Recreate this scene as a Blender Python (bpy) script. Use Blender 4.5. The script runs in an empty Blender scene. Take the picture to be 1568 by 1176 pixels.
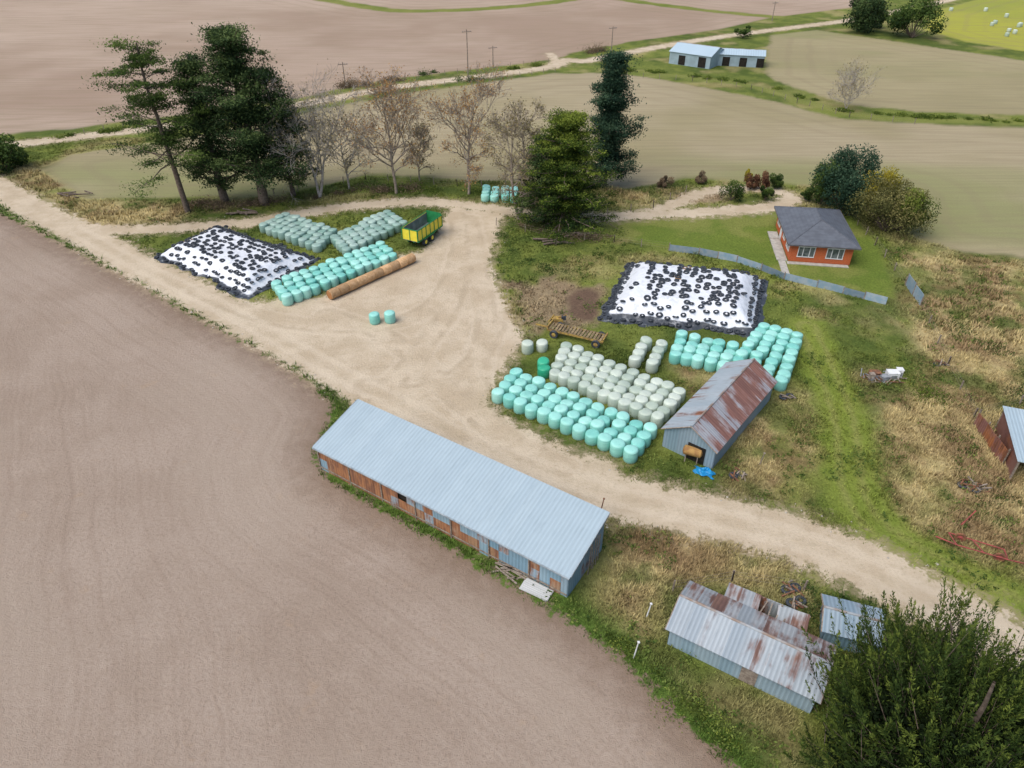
import bpy, math, random, numpy as np
random.seed(7); rng=np.random.default_rng(7)
F=1088.; P=math.radians(36.); H=41.; CP=math.cos(P); SP=math.sin(P)
def G(u,v,h=0.):
    a=(u-784)/F; b=(v-588)/F
    t=(h-H)/(-SP-b*CP)
    return np.array([a*t,(CP-b*SP)*t])
def top_h(u,vb,vt):
    y=G(u,vb)[1]; b=(vt-588)/F
    k=(y*SP+b*y*CP)/(CP-b*SP)
    return H-k
# ------------------------------------------------------------ node helpers
class NT:
    def __init__(s,name):
        s.mat=bpy.data.materials.new(name); s.mat.use_nodes=True
        s.t=s.mat.node_tree; s.t.nodes.clear()
        s.out=s.t.nodes.new('ShaderNodeOutputMaterial')
        s.b=s.t.nodes.new('ShaderNodeBsdfPrincipled')
        s.t.links.new(s.b.outputs[0],s.out.inputs[0])
        s.b.inputs['Specular IOR Level'].default_value=0.2
    def set(s,sock,val):
        if hasattr(val,'is_output'): s.t.links.new(val,sock)
        elif isinstance(val,(tuple,list)): sock.default_value=(val[0],val[1],val[2],1.) if len(sock.default_value)==4 else val
        else: sock.default_value=val
    def m(s,op,a,b=0.,c=0.):
        n=s.t.nodes.new('ShaderNodeMath'); n.operation=op
        s.set(n.inputs[0],a); s.set(n.inputs[1],b)
        return n.outputs[0]
    def mix(s,f,a,b,bt='MIX'):
        n=s.t.nodes.new('ShaderNodeMix'); n.data_type='RGBA'; n.blend_type=bt
        s.set(n.inputs[0],f); s.set(n.inputs[6],a); s.set(n.inputs[7],b)
        return n.outputs[2]
    def mr(s,v,a,b,c=0.,d=1.,smooth=True):
        n=s.t.nodes.new('ShaderNodeMapRange')
        if smooth: n.interpolation_type='SMOOTHSTEP'
        s.set(n.inputs[0],v); n.inputs[1].default_value=a; n.inputs[2].default_value=b
        n.inputs[3].default_value=c; n.inputs[4].default_value=d
        return n.outputs[0]
    def noise(s,scale,vec=None,detail=3.,rough=.55):
        n=s.t.nodes.new('ShaderNodeTexNoise'); n.inputs['Scale'].default_value=scale
        n.inputs['Detail'].default_value=detail; n.inputs['Roughness'].default_value=rough
        s.t.links.new(vec if vec is not None else s.obj(),n.inputs['Vector'])
        return n.outputs[0]
    def obj(s):
        if not hasattr(s,'_o'):
            s._o=s.t.nodes.new('ShaderNodeTexCoord').outputs['Object']
        return s._o
    def scalev(s,v,rot=0.):
        n=s.t.nodes.new('ShaderNodeMapping'); n.inputs['Scale'].default_value=v; n.inputs['Rotation'].default_value=(0,0,rot)
        s.t.links.new(s.obj(),n.inputs[0]); return n.outputs[0]
    def comb(s,a,b):
        n=s.t.nodes.new('ShaderNodeCombineXYZ'); s.set(n.inputs[0],a); s.set(n.inputs[1],b); return n.outputs[0]
    def sep(s,v=None):
        n=s.t.nodes.new('ShaderNodeSeparateXYZ'); s.t.links.new(v or s.obj(),n.inputs[0]); return n.outputs
    def attr(s,name,col=False):
        n=s.t.nodes.new('ShaderNodeAttribute'); n.attribute_name=name
        return n.outputs['Color'] if col else n.outputs['Fac']
    def grey(s,k):
        cc=s.t.nodes.new('ShaderNodeCombineColor'); [s.t.links.new(k,cc.inputs[i]) for i in range(3)]
        return cc.outputs[0]
    def bump(s,h,strength=.3,dist=.05):
        n=s.t.nodes.new('ShaderNodeBump'); n.inputs['Strength'].default_value=strength
        n.inputs['Distance'].default_value=dist; s.t.links.new(h,n.inputs['Height'])
        s.t.links.new(n.outputs[0],s.b.inputs['Normal'])
    def fin(s,col,rough=.8,spec=.2,metal=0.):
        s.set(s.b.inputs['Base Color'],col); s.b.inputs['Roughness'].default_value=rough
        s.b.inputs['Specular IOR Level'].default_value=spec; s.b.inputs['Metallic'].default_value=metal
        return s.mat
def simple(name,c1,c2=None,scale=2.,rough=.8,spec=.2,metal=0.,bump=0.,tint=False):
    n=NT(name); c2=c2 or tuple(x*.7 for x in c1)
    nz=n.noise(scale); f=n.mr(nz,.35,.65)
    c=n.mix(f,c1,c2)
    if tint:
        t=n.attr('Col'); c=n.mix(1.,c,n.mix(n.m('MULTIPLY',t,1.),(.62,.62,.62),(1.2,1.2,1.2)),'MULTIPLY')
    if bump: n.bump(n.noise(scale*3),bump,.08)
    return n.fin(c,rough,spec,metal)
def leafmat(name,dark,mid,light,trans=.28):
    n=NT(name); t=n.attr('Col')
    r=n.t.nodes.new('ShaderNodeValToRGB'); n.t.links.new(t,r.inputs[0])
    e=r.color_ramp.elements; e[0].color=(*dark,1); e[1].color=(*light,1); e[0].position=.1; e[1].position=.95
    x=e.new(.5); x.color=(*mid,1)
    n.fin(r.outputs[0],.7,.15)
    tr=n.t.nodes.new('ShaderNodeBsdfTranslucent'); n.t.links.new(r.outputs[0],tr.inputs[0])
    mx=n.t.nodes.new('ShaderNodeMixShader'); mx.inputs[0].default_value=trans
    n.t.links.new(n.b.outputs[0],mx.inputs[1]); n.t.links.new(tr.outputs[0],mx.inputs[2])
    n.t.links.new(mx.outputs[0],n.out.inputs[0])
    return n.mat
def corr(name,c1,c2,rust=.5,axis=0,sheet=.85,pitch=.28,rustc=((.36,.13,.045),(.17,.07,.04)),soft=0.):
    """corrugated iron; ribs vary along local axis; rust 0..1"""
    n=NT(name); xyz=n.sep(); X=xyz[axis]
    sid=n.m('FLOOR',n.m('DIVIDE',X,sheet))
    w=n.t.nodes.new('ShaderNodeTexWhiteNoise'); w.noise_dimensions='1D'; n.t.links.new(sid,w.inputs['W'])
    r=w.outputs['Value']
    st=[.25,.25,.6]; st[axis]=2.2
    n1=n.noise(.45,detail=4); n2=n.noise(1.,n.scalev(tuple(st)),detail=6,rough=.65)
    v=n.m('ADD',n.m('MULTIPLY',n1,.5),n.m('ADD',n.m('MULTIPLY',n2,.45),n.m('MULTIPLY',r,.16)))
    th=.85-.5*rust
    f=n.mr(v,th-.05,th+.09)
    base=n.mix(n.m('MULTIPLY',r,1-soft*.5),c1,c2); base=n.mix(n.mr(n1,.3,.7,0,.35*(1-soft*.5)),base,tuple(x*.75 for x in c1))
    base=n.mix(n.mr(n.noise(3.,n.scalev(tuple(st)),detail=4),.5,.8,0,.35),base,tuple(x*.62 for x in c1))
    rc=n.mix(n.mr(n2,.4,.62),rustc[0],rustc[1])
    c=n.mix(f,base,rc)
    s=n.m('SINE',n.m('MULTIPLY',X,2*math.pi/pitch))
    fr=n.m('FRACT',n.m('DIVIDE',X,sheet)); seam=n.mr(fr,.0,.05,.80+.1*soft,1.)
    lo=.84+.09*soft
    c=n.mix(1.,c,n.mix(n.mr(s,-1,1,.0,1.,False),(lo,lo,lo),(1.05,1.05,1.05)),'MULTIPLY')
    c=n.mix(1.,c,n.grey(seam),'MULTIPLY')
    n.bump(s,.35,.03)
    n.fin(c,.5,.35,.0)
    n.t.links.new(n.mr(f,0,1,.42,.9,False),n.b.inputs['Roughness'])
    return n.mat
# ------------------------------------------------------------ mesh helpers
class MB:
    def __init__(s): s.V=[];s.L=[];s.S=[];s.M=[];s.C=[];s.SM=[];s.nv=0
    def add(s,V,Fc,mat=0,tint=.5,smooth=False):
        V=np.asarray(V,float).reshape(-1,3); Fc=np.asarray(Fc,int)
        n=len(V); s.V.append(V); s.L.append((Fc+s.nv).ravel()); s.nv+=n
        s.S.append(np.full(len(Fc),Fc.shape[1])); s.M.append(np.full(len(Fc),mat)); s.SM.append(np.full(len(Fc),smooth))
        C=np.ones((n,4)); t=np.asarray(tint,float)
        if t.ndim==0: C[:,:3]=t
        elif t.ndim==1: C[:,:3]=t[:,None]
        else: C[:,:3]=t
        s.C.append(C)
    def build(s,name,mats,loc=(0,0,0),parent=None,rotz=0.,extra=None):
        me=bpy.data.meshes.new(name)
        V=np.concatenate(s.V); L=np.concatenate(s.L); S=np.concatenate(s.S)
        me.vertices.add(len(V)); me.vertices.foreach_set('co',V.astype(np.float32).ravel())
        me.loops.add(len(L)); me.loops.foreach_set('vertex_index',L.astype(np.int32))
        me.polygons.add(len(S)); st=np.concatenate([[0],np.cumsum(S)[:-1]])
        me.polygons.foreach_set('loop_start',st.astype(np.int32))
        me.polygons.foreach_set('material_index',np.concatenate(s.M).astype(np.int32))
        me.polygons.foreach_set('use_smooth',np.concatenate(s.SM).astype(bool))
        me.update(calc_edges=True)
        a=me.color_attributes.new('Col','FLOAT_COLOR','POINT')
        a.data.foreach_set('color',np.concatenate(s.C).astype(np.float32).ravel())
        if extra:
            for k,v in extra.items():
                at=me.attributes.new(k,'FLOAT','POINT'); at.data.foreach_set('value',v.astype(np.float32))
        for m in mats: me.materials.append(m)
        ob=bpy.data.objects.new(name,me); bpy.context.scene.collection.objects.link(ob)
        ob.location=loc; ob.rotation_euler=(0,0,rotz)
        if parent: ob.parent=parent
        return ob
BF=np.array([[0,3,2,1],[4,5,6,7],[0,1,5,4],[1,2,6,5],[2,3,7,6],[3,0,4,7]])
def box(mb,c,s,mat=0,rz=0.,rx=0.,ry=0.,tint=.5):
    v=np.array([[-1,-1,-1],[1,-1,-1],[1,1,-1],[-1,1,-1],[-1,-1,1],[1,-1,1],[1,1,1],[-1,1,1]])*np.array(s)/2.
    def R(ax,a):
        c_,s_=math.cos(a),math.sin(a)
        return np.array({'x':[[1,0,0],[0,c_,-s_],[0,s_,c_]],'y':[[c_,0,s_],[0,1,0],[-s_,0,c_]],'z':[[c_,-s_,0],[s_,c_,0],[0,0,1]]}[ax])
    v=v@(R('z',rz)@R('y',ry)@R('x',rx)).T+np.array(c)
    mb.add(v,BF,mat,tint)
def slab(mb,q,th,mat=0):
    q=np.asarray(q,float); d=np.array([0,0,-th]); mb.add(np.vstack([q+d,q]),BF,mat)
def tubes(mb,P0,P1,R0,R1,n=5,mat=0,tint=.5,smooth=True,caps=False):
    P0=np.asarray(P0,float).reshape(-1,3);P1=np.asarray(P1,float).reshape(-1,3);S=len(P0)
    R0=np.broadcast_to(np.asarray(R0,float),(S,));R1=np.broadcast_to(np.asarray(R1,float),(S,))
    D=P1-P0; D/=np.linalg.norm(D,axis=1,keepdims=True)+1e-9
    ref=np.where(np.abs(D[:,2:3])<.9,np.array([[0,0,1.]]),np.array([[1.,0,0]]))
    A=np.cross(D,ref);A/=np.linalg.norm(A,axis=1,keepdims=True)+1e-9;B=np.cross(D,A)
    th=np.arange(n)*2*math.pi/n
    ring=np.cos(th)[None,:,None]*A[:,None,:]+np.sin(th)[None,:,None]*B[:,None,:]
    V=np.stack([P0[:,None]+ring*R0[:,None,None],P1[:,None]+ring*R1[:,None,None]],1).reshape(-1,3)
    b=(np.arange(S)*2*n)[:,None]; i=np.arange(n)[None];j=(i+1)%n
    Fc=np.stack([b+i,b+n+i,b+n+j,b+j],-1).reshape(-1,4)
    t=tint if np.ndim(tint)==0 else np.repeat(tint,2*n)
    mb.add(V,Fc,mat,t,smooth)
    if caps:
        mb.add(V.reshape(S,2,n,3)[:,1].reshape(-1,3),(np.arange(S)*n)[:,None]+np.arange(n)[None,::-1],mat,.5)
        mb.add(V.reshape(S,2,n,3)[:,0].reshape(-1,3),(np.arange(S)*n)[:,None]+np.arange(n)[None],mat,.5)
def inst(mb,V,Fc,pos,scale=None,rz=None,tilt=None,mat=0,tint=None,smooth=True):
    pos=np.asarray(pos,float);N=len(pos);V=np.asarray(V,float);nv=len(V)
    scale=np.ones((N,3)) if scale is None else scale
    rz=rng.uniform(0,6.283,N) if rz is None else rz
    W=V[None]*scale[:,None,:]
    c,s_=np.cos(rz)[:,None],np.sin(rz)[:,None]
    W=np.stack([W[...,0]*c-W[...,1]*s_,W[...,0]*s_+W[...,1]*c,W[...,2]],-1)
    if tilt is not None:
        W[...,2]+=W[...,0]*tilt[:,0:1]+W[...,1]*tilt[:,1:2]
    W=W+pos[:,None,:]
    Fa=(np.arange(N)*nv)[:,None,None]+np.asarray(Fc)[None]
    tint=np.full(N,.5) if tint is None else tint
    mb.add(W.reshape(-1,3),Fa.reshape(-1,Fa.shape[-1]),mat,np.repeat(tint,nv,axis=0),smooth)
def leaves(mb,C,size,tint,mat=0,up=.0,asp=.6,dirs=None):
    N=len(C); size=np.broadcast_to(size,(N,))
    a=rng.normal(size=(N,3)) if dirs is None else dirs+rng.normal(0,.35,(N,3))
    a/=np.linalg.norm(a,axis=1,keepdims=True)
    n=rng.normal(size=(N,3)); n[:,2]+=up*2
    b=np.cross(n,a); b/=np.linalg.norm(b,axis=1,keepdims=True)+1e-9
    if dirs is None:
        a=np.cross(b,n); a/=np.linalg.norm(a,axis=1,keepdims=True)+1e-9
    s=size[:,None]
    V=np.stack([C-a*s,C-b*s*asp,C+a*s,C+b*s*asp],1).reshape(-1,3)
    mb.add(V,np.arange(4*N).reshape(-1,4),mat,np.repeat(np.clip(tint,0,1),4))
def empty(name,loc,rz=0.):
    o=bpy.data.objects.new(name,None); bpy.context.scene.collection.objects.link(o)
    o.location=(loc[0],loc[1],0); o.rotation_euler=(0,0,rz); return o
# ------------------------------------------------------------ noise + sdf
TAB=[np.random.default_rng(50+i).random((256,256)) for i in range(4)]
def vn(x,y,k=0):
    xi=np.floor(x).astype(int);yi=np.floor(y).astype(int);fx=x-xi;fy=y-yi
    fx=fx*fx*(3-2*fx);fy=fy*fy*(3-2*fy);T=TAB[k]
    g=lambda a,b:T[a%256,b%256]
    return (g(xi,yi)*(1-fx)+g(xi+1,yi)*fx)*(1-fy)+(g(xi,yi+1)*(1-fx)+g(xi+1,yi+1)*fx)*fy
def fbm(x,y,s,k=0,o=4):
    r=0;a=.5;t=0
    for i in range(o):
        r=r+a*vn(x/s+17.3*i,y/s+5.1*i,k);t+=a;a*=.55;s*=.5
    return r/t
def ss(a,b,x): t=np.clip((x-a)/(b-a),0,1); return t*t*(3-2*t)
def sd_poly(x,y,poly):
    poly=np.asarray(poly);d=np.full(x.shape,1e12);ins=np.zeros(x.shape,bool)
    n=len(poly)
    for i in range(n):
        ax,ay=poly[i];bx,by=poly[(i+1)%n];ex,ey=bx-ax,by-ay
        t=np.clip(((x-ax)*ex+(y-ay)*ey)/(ex*ex+ey*ey+1e-9),0,1)
        d=np.minimum(d,(x-ax-t*ex)**2+(y-ay-t*ey)**2)
        c=((ay>y)!=(by>y)); xs_=ax+(y-ay)*ex/(ey if abs(ey)>1e-9 else 1e-9)
        ins^=c&(x<xs_)
    d=np.sqrt(d);return np.where(ins,-d,d)
def sd_line(x,y,pts,w):
    d=np.full(x.shape,1e12)
    for i in range(len(pts)-1):
        ax,ay=pts[i];bx,by=pts[i+1];ex,ey=bx-ax,by-ay
        t=np.clip(((x-ax)*ex+(y-ay)*ey)/(ex*ex+ey*ey+1e-9),0,1)
        d=np.minimum(d,(x-ax-t*ex)**2+(y-ay-t*ey)**2)
    return np.sqrt(d)-w/2
def px(l): return [G(*p) for p in l]
def cat(p,k=4):
    p=[np.array(q) for q in p];p=[2*p[0]-p[1]]+p+[2*p[-1]-p[-2]];o=[]
    for i in range(1,len(p)-2):
        for j in range(k):
            t=j/k;o.append(.5*((2*p[i])+(-p[i-1]+p[i+1])*t+(2*p[i-1]-5*p[i]+4*p[i+1]-p[i+2])*t*t+(-p[i-1]+3*p[i]-3*p[i+1]+p[i+2])*t**3))
    o.append(p[-2]);return o
fieldP=px([(-700,30),(-300,190),(0,325),(60,353),(120,385),(200,425),(280,473),(350,508),(420,545),(480,585),(512,620),(500,660),(487,690),(500,728),(560,765),(640,808),(720,855),(790,897),(870,948),(950,1005),(1020,1072),(1080,1130),(1130,1176),(1250,1400),(1300,1700),(-900,1700),(-3000,600)])
mainR=cat(px([(-300,150),(-120,225),(0,290),(60,325),(130,360),(200,400),(280,440),(360,482),(430,520),(500,560),(560,592),(640,632),(720,675),(800,707),(880,735),(960,763),(1060,785),(1160,808),(1240,832),(1320,865),(1400,908),(1480,950),(1568,1000),(1750,1100)]))
trk=cat(px([(110,348),(180,352),(250,350),(330,345),(400,338),(470,325),(560,314),(650,309),(740,318),(800,326),(870,334),(930,332),(1000,328),(1060,326),(1120,322),(1175,318),(1215,306)]))
loop=cat(px([(1000,326),(1035,312),(1070,297),(1120,289),(1170,290),(1205,298),(1215,306)]))
yard=px([(345,470),(400,462),(500,455),(560,430),(610,392),(650,385),(672,350),(690,318),(770,325),(762,360),(748,400),(762,440),(778,480),(800,515),(785,545),(760,580),(745,615),(790,650),(870,690),(930,705),(960,735),(880,745),(720,680),(560,600),(430,525)])
wheel_tr=[cat(px(l)) for l in ([(700,330),(705,400),(690,470),(640,540),(600,590)],[(720,335),(735,420),(745,500),(730,570),(760,660),(860,715)],[(300,445),(420,490),(560,500),(660,470),(700,400),(705,340)],[(560,590),(640,600),(720,560),(760,500)],[(500,480),(600,520),(700,610),(800,690)])]
farR=cat(px([(-600,275),(-300,250),(30,220),(150,206),(300,187),(470,158),(600,134),(720,119),(840,103),(865,92),(900,93),(980,77),(1100,57),(1230,40),(1300,31),(1400,12),(1500,-10),(1700,-50)]))
farS=cat(px([(845,100),(850,92),(842,82)]))
midP=px([(66,258),(110,238),(280,213),(480,170),(640,140),(740,127),(850,112),(950,112),(1060,130),(1200,160),(1300,184),(1568,196),(1900,205),(2100,420),(1700,415),(1568,396),(1480,386),(1400,362),(1370,290),(1250,285),(1050,272),(960,287),(850,278),(560,268),(420,300),(130,304)])
northP=px([(-1500,320),(-600,258),(0,207),(150,192),(300,173),(470,147),(600,120),(720,106),(840,92),(880,80),(960,65),(1100,45),(1180,27),(1300,12),(1400,-10),(1600,-60)])+[np.array([4000.,900]),np.array([4000.,5000]),np.array([-4000.,5000]),np.array([-4000.,250])]
neP=px([(1180,54),(1250,46),(1400,68),(1568,93),(1900,140),(1900,215),(1568,176),(1400,171),(1300,160),(1220,135),(1172,115),(1172,90)])
yelP=px([(1425,18),(1500,-2),(1650,-40),(2200,0),(2000,110),(1568,78),(1480,64),(1415,46)])
strip1=cat(px([(480,-4),(570,12),(640,17),(760,12),(850,3),(930,-12)]))
strip2=cat(px([(900,-8),(1000,6),(1100,18),(1190,26)]))
strip3=cat(px([(955,112),(1060,119),(1150,132),(1220,152),(1300,173),(1400,184),(1568,187),(1900,200)]))
lawnP=px([(915,342),(1000,338),(1190,322),(1310,330),(1345,380),(1372,458),(1280,438),(1200,420),(1120,396),(1030,378),(930,362)])
gtrack=cat(px([(1235,500),(1262,560),(1292,640),(1300,700),(1310,760),(1360,820),(1480,890),(1600,950)]))
dryPs=[px([(1110,630),(1240,600),(1272,700),(1200,765),(1120,740),(1100,700)]),
 px([(1365,385),(1568,395),(1900,430),(1900,900),(1568,880),(1420,840),(1345,760),(1340,640),(1410,560),(1380,480)]),
 px([(930,800),(1240,850),(1230,900),(1050,900),(1010,1000),(1100,1090),(1060,1110),(960,1000),(890,925)]),
 px([(40,285),(300,318),(290,345),(120,345)]),px([(935,290),(1060,285),(1000,322),(930,320)]),
 px([(1025,555),(1090,565),(1060,610),(1040,590)]),px([(100,240),(0,265),(20,290),(250,300)])]
dirtP=[px([(765,435),(850,430),(900,440),(935,420),(925,480),(890,510),(800,505)]),px([(1010,290),(1070,300),(1120,292),(1110,310),(1060,320)])]
mudP=px([(868,450),(900,440),(930,462),(905,492),(870,480)])
def d_field(x,y): return sd_poly(x,y,fieldP)
def d_road(x,y):
    d=sd_line(x,y,mainR,4.9)
    for l,w in((trk,3.),(loop,2.6),(farR,3.8),(farS,2.)): d=np.minimum(d,sd_line(x,y,l,w))
    return np.minimum(d,sd_poly(x,y,yard))
def lerp(a,b,t): return np.asarray(a)[None]*(1-t[:,None])+np.asarray(b)[None]*t[:,None]
def mixa(A,B,t): return A*(1-t[:,None])+B*t[:,None]
def grass_col(x,y,df):
    n1=fbm(x,y,7,0);n2=fbm(x,y,2.2,1);n3=fbm(x,y,14,2)
    dry=.9*ss(.5,.72,n1)
    dp=np.zeros(x.shape)
    for p in dryPs: dp=np.maximum(dp,ss(1.5,-2.5,sd_poly(x,y,p)+(n2-.5)*4))
    dry=np.clip(dry*.55+dp*ss(.33,.55,n2*.55+n1*.45)*.85+dp*.18,0,1)
    dry*=ss(.2,3.5,df+(n2-.5)*2)
    g=lerp((.08,.115,.026),(.19,.222,.05),ss(.3,.7,n2*.5+n3*.5))
    g=mixa(g,lerp((.058,.11,.02),(.115,.178,.035),n2),ss(3.5,1.,df))
    d=lerp((.46,.375,.185),(.29,.21,.11),ss(.4,.75,fbm(x,y,3,3)))
    c=mixa(g,d,dry)
    rb=ss(.56,.70,fbm(x+40,y,4.5,3))*dp*.5; c=mixa(c,lerp((.24,.14,.08),(.18,.12,.06),n2),rb)
    gt=ss(.6,-1.2,sd_line(x,y,gtrack,5.)+(n2-.5)*3); c=mixa(c,lerp((.15,.21,.035),(.23,.265,.05),n2),gt)
    tt=np.abs(sd_line(x,y,gtrack,0.)-.85); c=mixa(c,lerp((.30,.26,.10),(.34,.30,.14),n2),ss(.5,.1,tt)*.35)
    for p in dirtP:
        c=mixa(c,lerp((.26,.18,.12),(.37,.28,.19),n2),ss(1.,-1.5,sd_poly(x,y,p)+(n2-.5)*6)*.8)
    c=mixa(c,lerp((.13,.085,.06),(.17,.11,.08),n2),ss(.6,-1.,sd_poly(x,y,mudP)+(n2-.5)*3)*.95)
    l=ss(.4,-.4,sd_poly(x,y,lawnP)); c=mixa(c,mixa(lerp((.10,.155,.026),(.175,.22,.042),n2*.6+n1*.4),lerp((.24,.245,.07),(.26,.255,.08),n2),ss(.48,.7,fbm(x,y,4,3))*.6),l)
    return c,dry,l,gt
FIELDS=[(northP,(.42,.32,.25),(.35,.258,.195)),(midP,(.33,.285,.165),(.39,.33,.215)),(neP,(.37,.32,.19),(.32,.28,.16)),(yelP,(.38,.38,.06),(.30,.33,.06))]
STR=[(strip1,7),(strip2,6),(strip3,3.6)]
def d_far(x,y):
    d=np.full(x.shape,1e6)
    for p,_,_ in FIELDS: d=np.minimum(d,sd_poly(x,y,p))
    for s,w in STR: d=np.maximum(d,-sd_line(x,y,s,w))
    return d
def ground_col(x,y,df):
    c,dry,l,gt=grass_col(x,y,df)
    n=fbm(x,y,25,1);w=(fbm(x,y,5,2)-.5)*3
    for i,(p,a,b) in enumerate(FIELDS):
        f=ss(.7,-.7,sd_poly(x,y,p)+w*(y<230)); cc=lerp(a,b,ss(.3,.7,n))
        if i in(1,2): cc=mixa(cc,lerp((.23,.25,.10),(.27,.275,.125),n),ss(.38,.64,fbm(x*.6+y*.3,y,34,3))*.8)
        if i==0: cc=mixa(cc,lerp((.50,.39,.31),(.46,.36,.28),n),ss(.40,.68,fbm(x*.8+y*.5,y*1.4,60,3))*.7)
        c=mixa(c,cc,f)
    for s,wd in STR:
        f=ss(.8,-.8,sd_line(x,y,s,wd)+w); c=mixa(c,lerp((.12,.17,.03),(.27,.27,.08),fbm(x,y,6,0)),f)
    return c
# ------------------------------------------------------------ ground
def axis(fine0,fine1,st,m0,m1,ms,o0,o1):
    a=list(np.arange(fine0,fine1,st)); 
    v=fine1
    while v<m1: a.append(v); v+=ms
    s=ms
    while v<o1: a.append(v); s*=1.25; v+=s
    a.append(o1); b=[];v=fine0-ms
    while v>m0: b.append(v); v-=ms
    s=ms
    while v>o0: b.append(v); s*=1.25; v-=s
    b.append(o0); return np.array(sorted(a+b))
xs=axis(-62,62,.5,-240,240,1.1,-4000,4000); ys=axis(8,112,.5,-10,330,1.1,-400,5000)
X,Y=np.meshgrid(xs,ys); x=X.ravel(); y=Y.ravel()
DF=d_field(x,y); DR=d_road(x,y); COL=ground_col(x,y,DF)
DT=np.full(x.shape,50.); mk=(y<115)&(np.abs(x)<62)
for l in wheel_tr: DT[mk]=np.minimum(DT[mk],sd_line(x[mk],y[mk],l,0.))
DM=np.full(x.shape,50.); DM[mk]=sd_line(x[mk],y[mk],mainR,0.)
Z=np.where(y<140,(fbm(x,y,6,2)-.5)*.35*ss(.5,3,DR)*ss(.5,3,DF)*ss(130,100,y),0.)
Z=np.minimum(Z,.12)
nx=len(xs); ii,jj=np.meshgrid(np.arange(len(ys)-1),np.arange(nx-1),indexing='ij')
q=(ii*nx+jj).ravel(); FQ=np.stack([q,q+1,q+nx+1,q+nx],1)
def ground_mat():
    n=NT('ground_surface'); n._o=n.t.nodes.new('ShaderNodeNewGeometry').outputs['Position']
    xyz=n.sep(); col=n.attr('Col',True); dr=n.attr('d_road'); df=n.attr('d_field'); dd=n.attr('d_far'); dt=n.attr('d_trk'); dm=n.attr('d_main')
    n1=n.noise(.12,detail=4); n2=n.noise(.9,detail=4); n3=n.noise(4.,detail=4); n4=n.noise(14.,detail=3)
    far=n.mr(dd,-.5,.5)
    g=n.m('ADD',n.m('MULTIPLY',n3,.6),n.m('MULTIPLY',n4,.4))
    lo=n.mr(g,.32,.68,.62,1.3,False); hi=n.mr(g,.3,.7,.90,1.1,False)
    k=n.m('ADD',n.m('MULTIPLY',lo,far),n.m('MULTIPLY',hi,n.m('SUBTRACT',1.,far)))
    gc=n.mix(1.,col,n.grey(k),'MULTIPLY')
    stk=n.noise(1.,n.scalev((.05,1.1,1),-.45),detail=5,rough=.65)
    nf=n.m('SUBTRACT',1.,far)
    gc=n.mix(n.m('MULTIPLY',n.mr(stk,.42,.62,0,.34),nf),gc,(.24,.20,.12))
    hdl=n.m('SINE',n.m('ADD',n.m('MULTIPLY',dd,1.1),n.m('MULTIPLY',n1,3.)))
    gc=n.mix(n.m('MULTIPLY',n.m('MULTIPLY',n.mr(hdl,.2,1,0,.22),n.mr(dd,-26,-6)),nf),gc,(.25,.20,.13))
    # ploughed field : noise stretched along the drilling direction / along the headland
    rc=n.m('ADD',n.m('MULTIPLY',xyz[0],.88),n.m('MULTIPLY',xyz[1],.48)); al=n.m('ADD',n.m('MULTIPLY',xyz[0],-.48),n.m('MULTIPLY',xyz[1],.88))
    n0=n.noise(.05,detail=2)
    rw=n.m('ADD',rc,n.m('MULTIPLY',n0,6.)); dw=n.m('ADD',df,n.m('MULTIPLY',n0,3.))
    stA=n.noise(1.,n.comb(n.m('MULTIPLY',dw,2.6),n.m('MULTIPLY',n.m('ADD',xyz[0],n.m('MULTIPLY',xyz[1],-1.)),.05)),detail=6,rough=.7)
    stB=n.noise(1.,n.comb(n.m('MULTIPLY',rw,2.4),n.m('MULTIPLY',al,.05)),detail=6,rough=.7)
    hd=n.mr(n.m('ADD',df,n.m('MULTIPLY',n0,6.)),-14.,-6.)
    s=n.m('ADD',n.m('MULTIPLY',stA,hd),n.m('MULTIPLY',stB,n.m('SUBTRACT',1.,hd)))
    patch=n.mr(n1,.35,.65,.35,1.)
    f=n.mix(n.mr(n1,.35,.65),(.395,.317,.255),(.342,.268,.210))
    f=n.mix(n.m('MULTIPLY',n.mr(s,.46,.68,0,.42),patch),f,(.265,.198,.152))
    f=n.mix(n.m('MULTIPLY',n.mr(s,.46,.30,0,.25),patch),f,(.47,.385,.31))
    fr=n.m('ABSOLUTE',n.m('SUBTRACT',n.m('FRACT',n.m('DIVIDE',rw,5.6)),.5)); tl=n.mr(n.m('ABSOLUTE',n.m('SUBTRACT',fr,.17)),.05,.01)
    f=n.mix(n.m('MULTIPLY',n.m('MULTIPLY',tl,n.m('SUBTRACT',1.,hd)),n.mr(n2,.3,.65,.0,.30)),f,(.26,.19,.145))
    fr2=n.m('ABSOLUTE',n.m('SUBTRACT',n.m('FRACT',n.m('DIVIDE',dw,4.2)),.5)); tl2=n.mr(n.m('ABSOLUTE',n.m('SUBTRACT',fr2,.22)),.07,.01)
    f=n.mix(n.m('MULTIPLY',n.m('MULTIPLY',tl2,hd),n.mr(n2,.3,.65,.0,.30)),f,(.25,.185,.14))
    f=n.mix(n.mr(n2,.5,.75,0,.3),f,(.46,.375,.30))
    f=n.mix(n.mr(g,.45,.68,0,.55),f,(.235,.172,.13))
    f=n.mix(n.mr(n.noise(.35,detail=5,rough=.7),.60,.72,0,.30),f,(.42,.29,.18))
    f=n.mix(n.mr(n.noise(.06,detail=3),.48,.62,0,.35),f,(.44,.365,.295))
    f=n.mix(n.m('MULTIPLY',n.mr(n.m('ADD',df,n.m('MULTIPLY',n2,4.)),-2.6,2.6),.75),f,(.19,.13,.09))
    # gravel
    nr=n.noise(.25,detail=5)
    r=n.mix(n.mr(nr,.35,.65),(.60,.505,.375),(.50,.405,.285))
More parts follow.
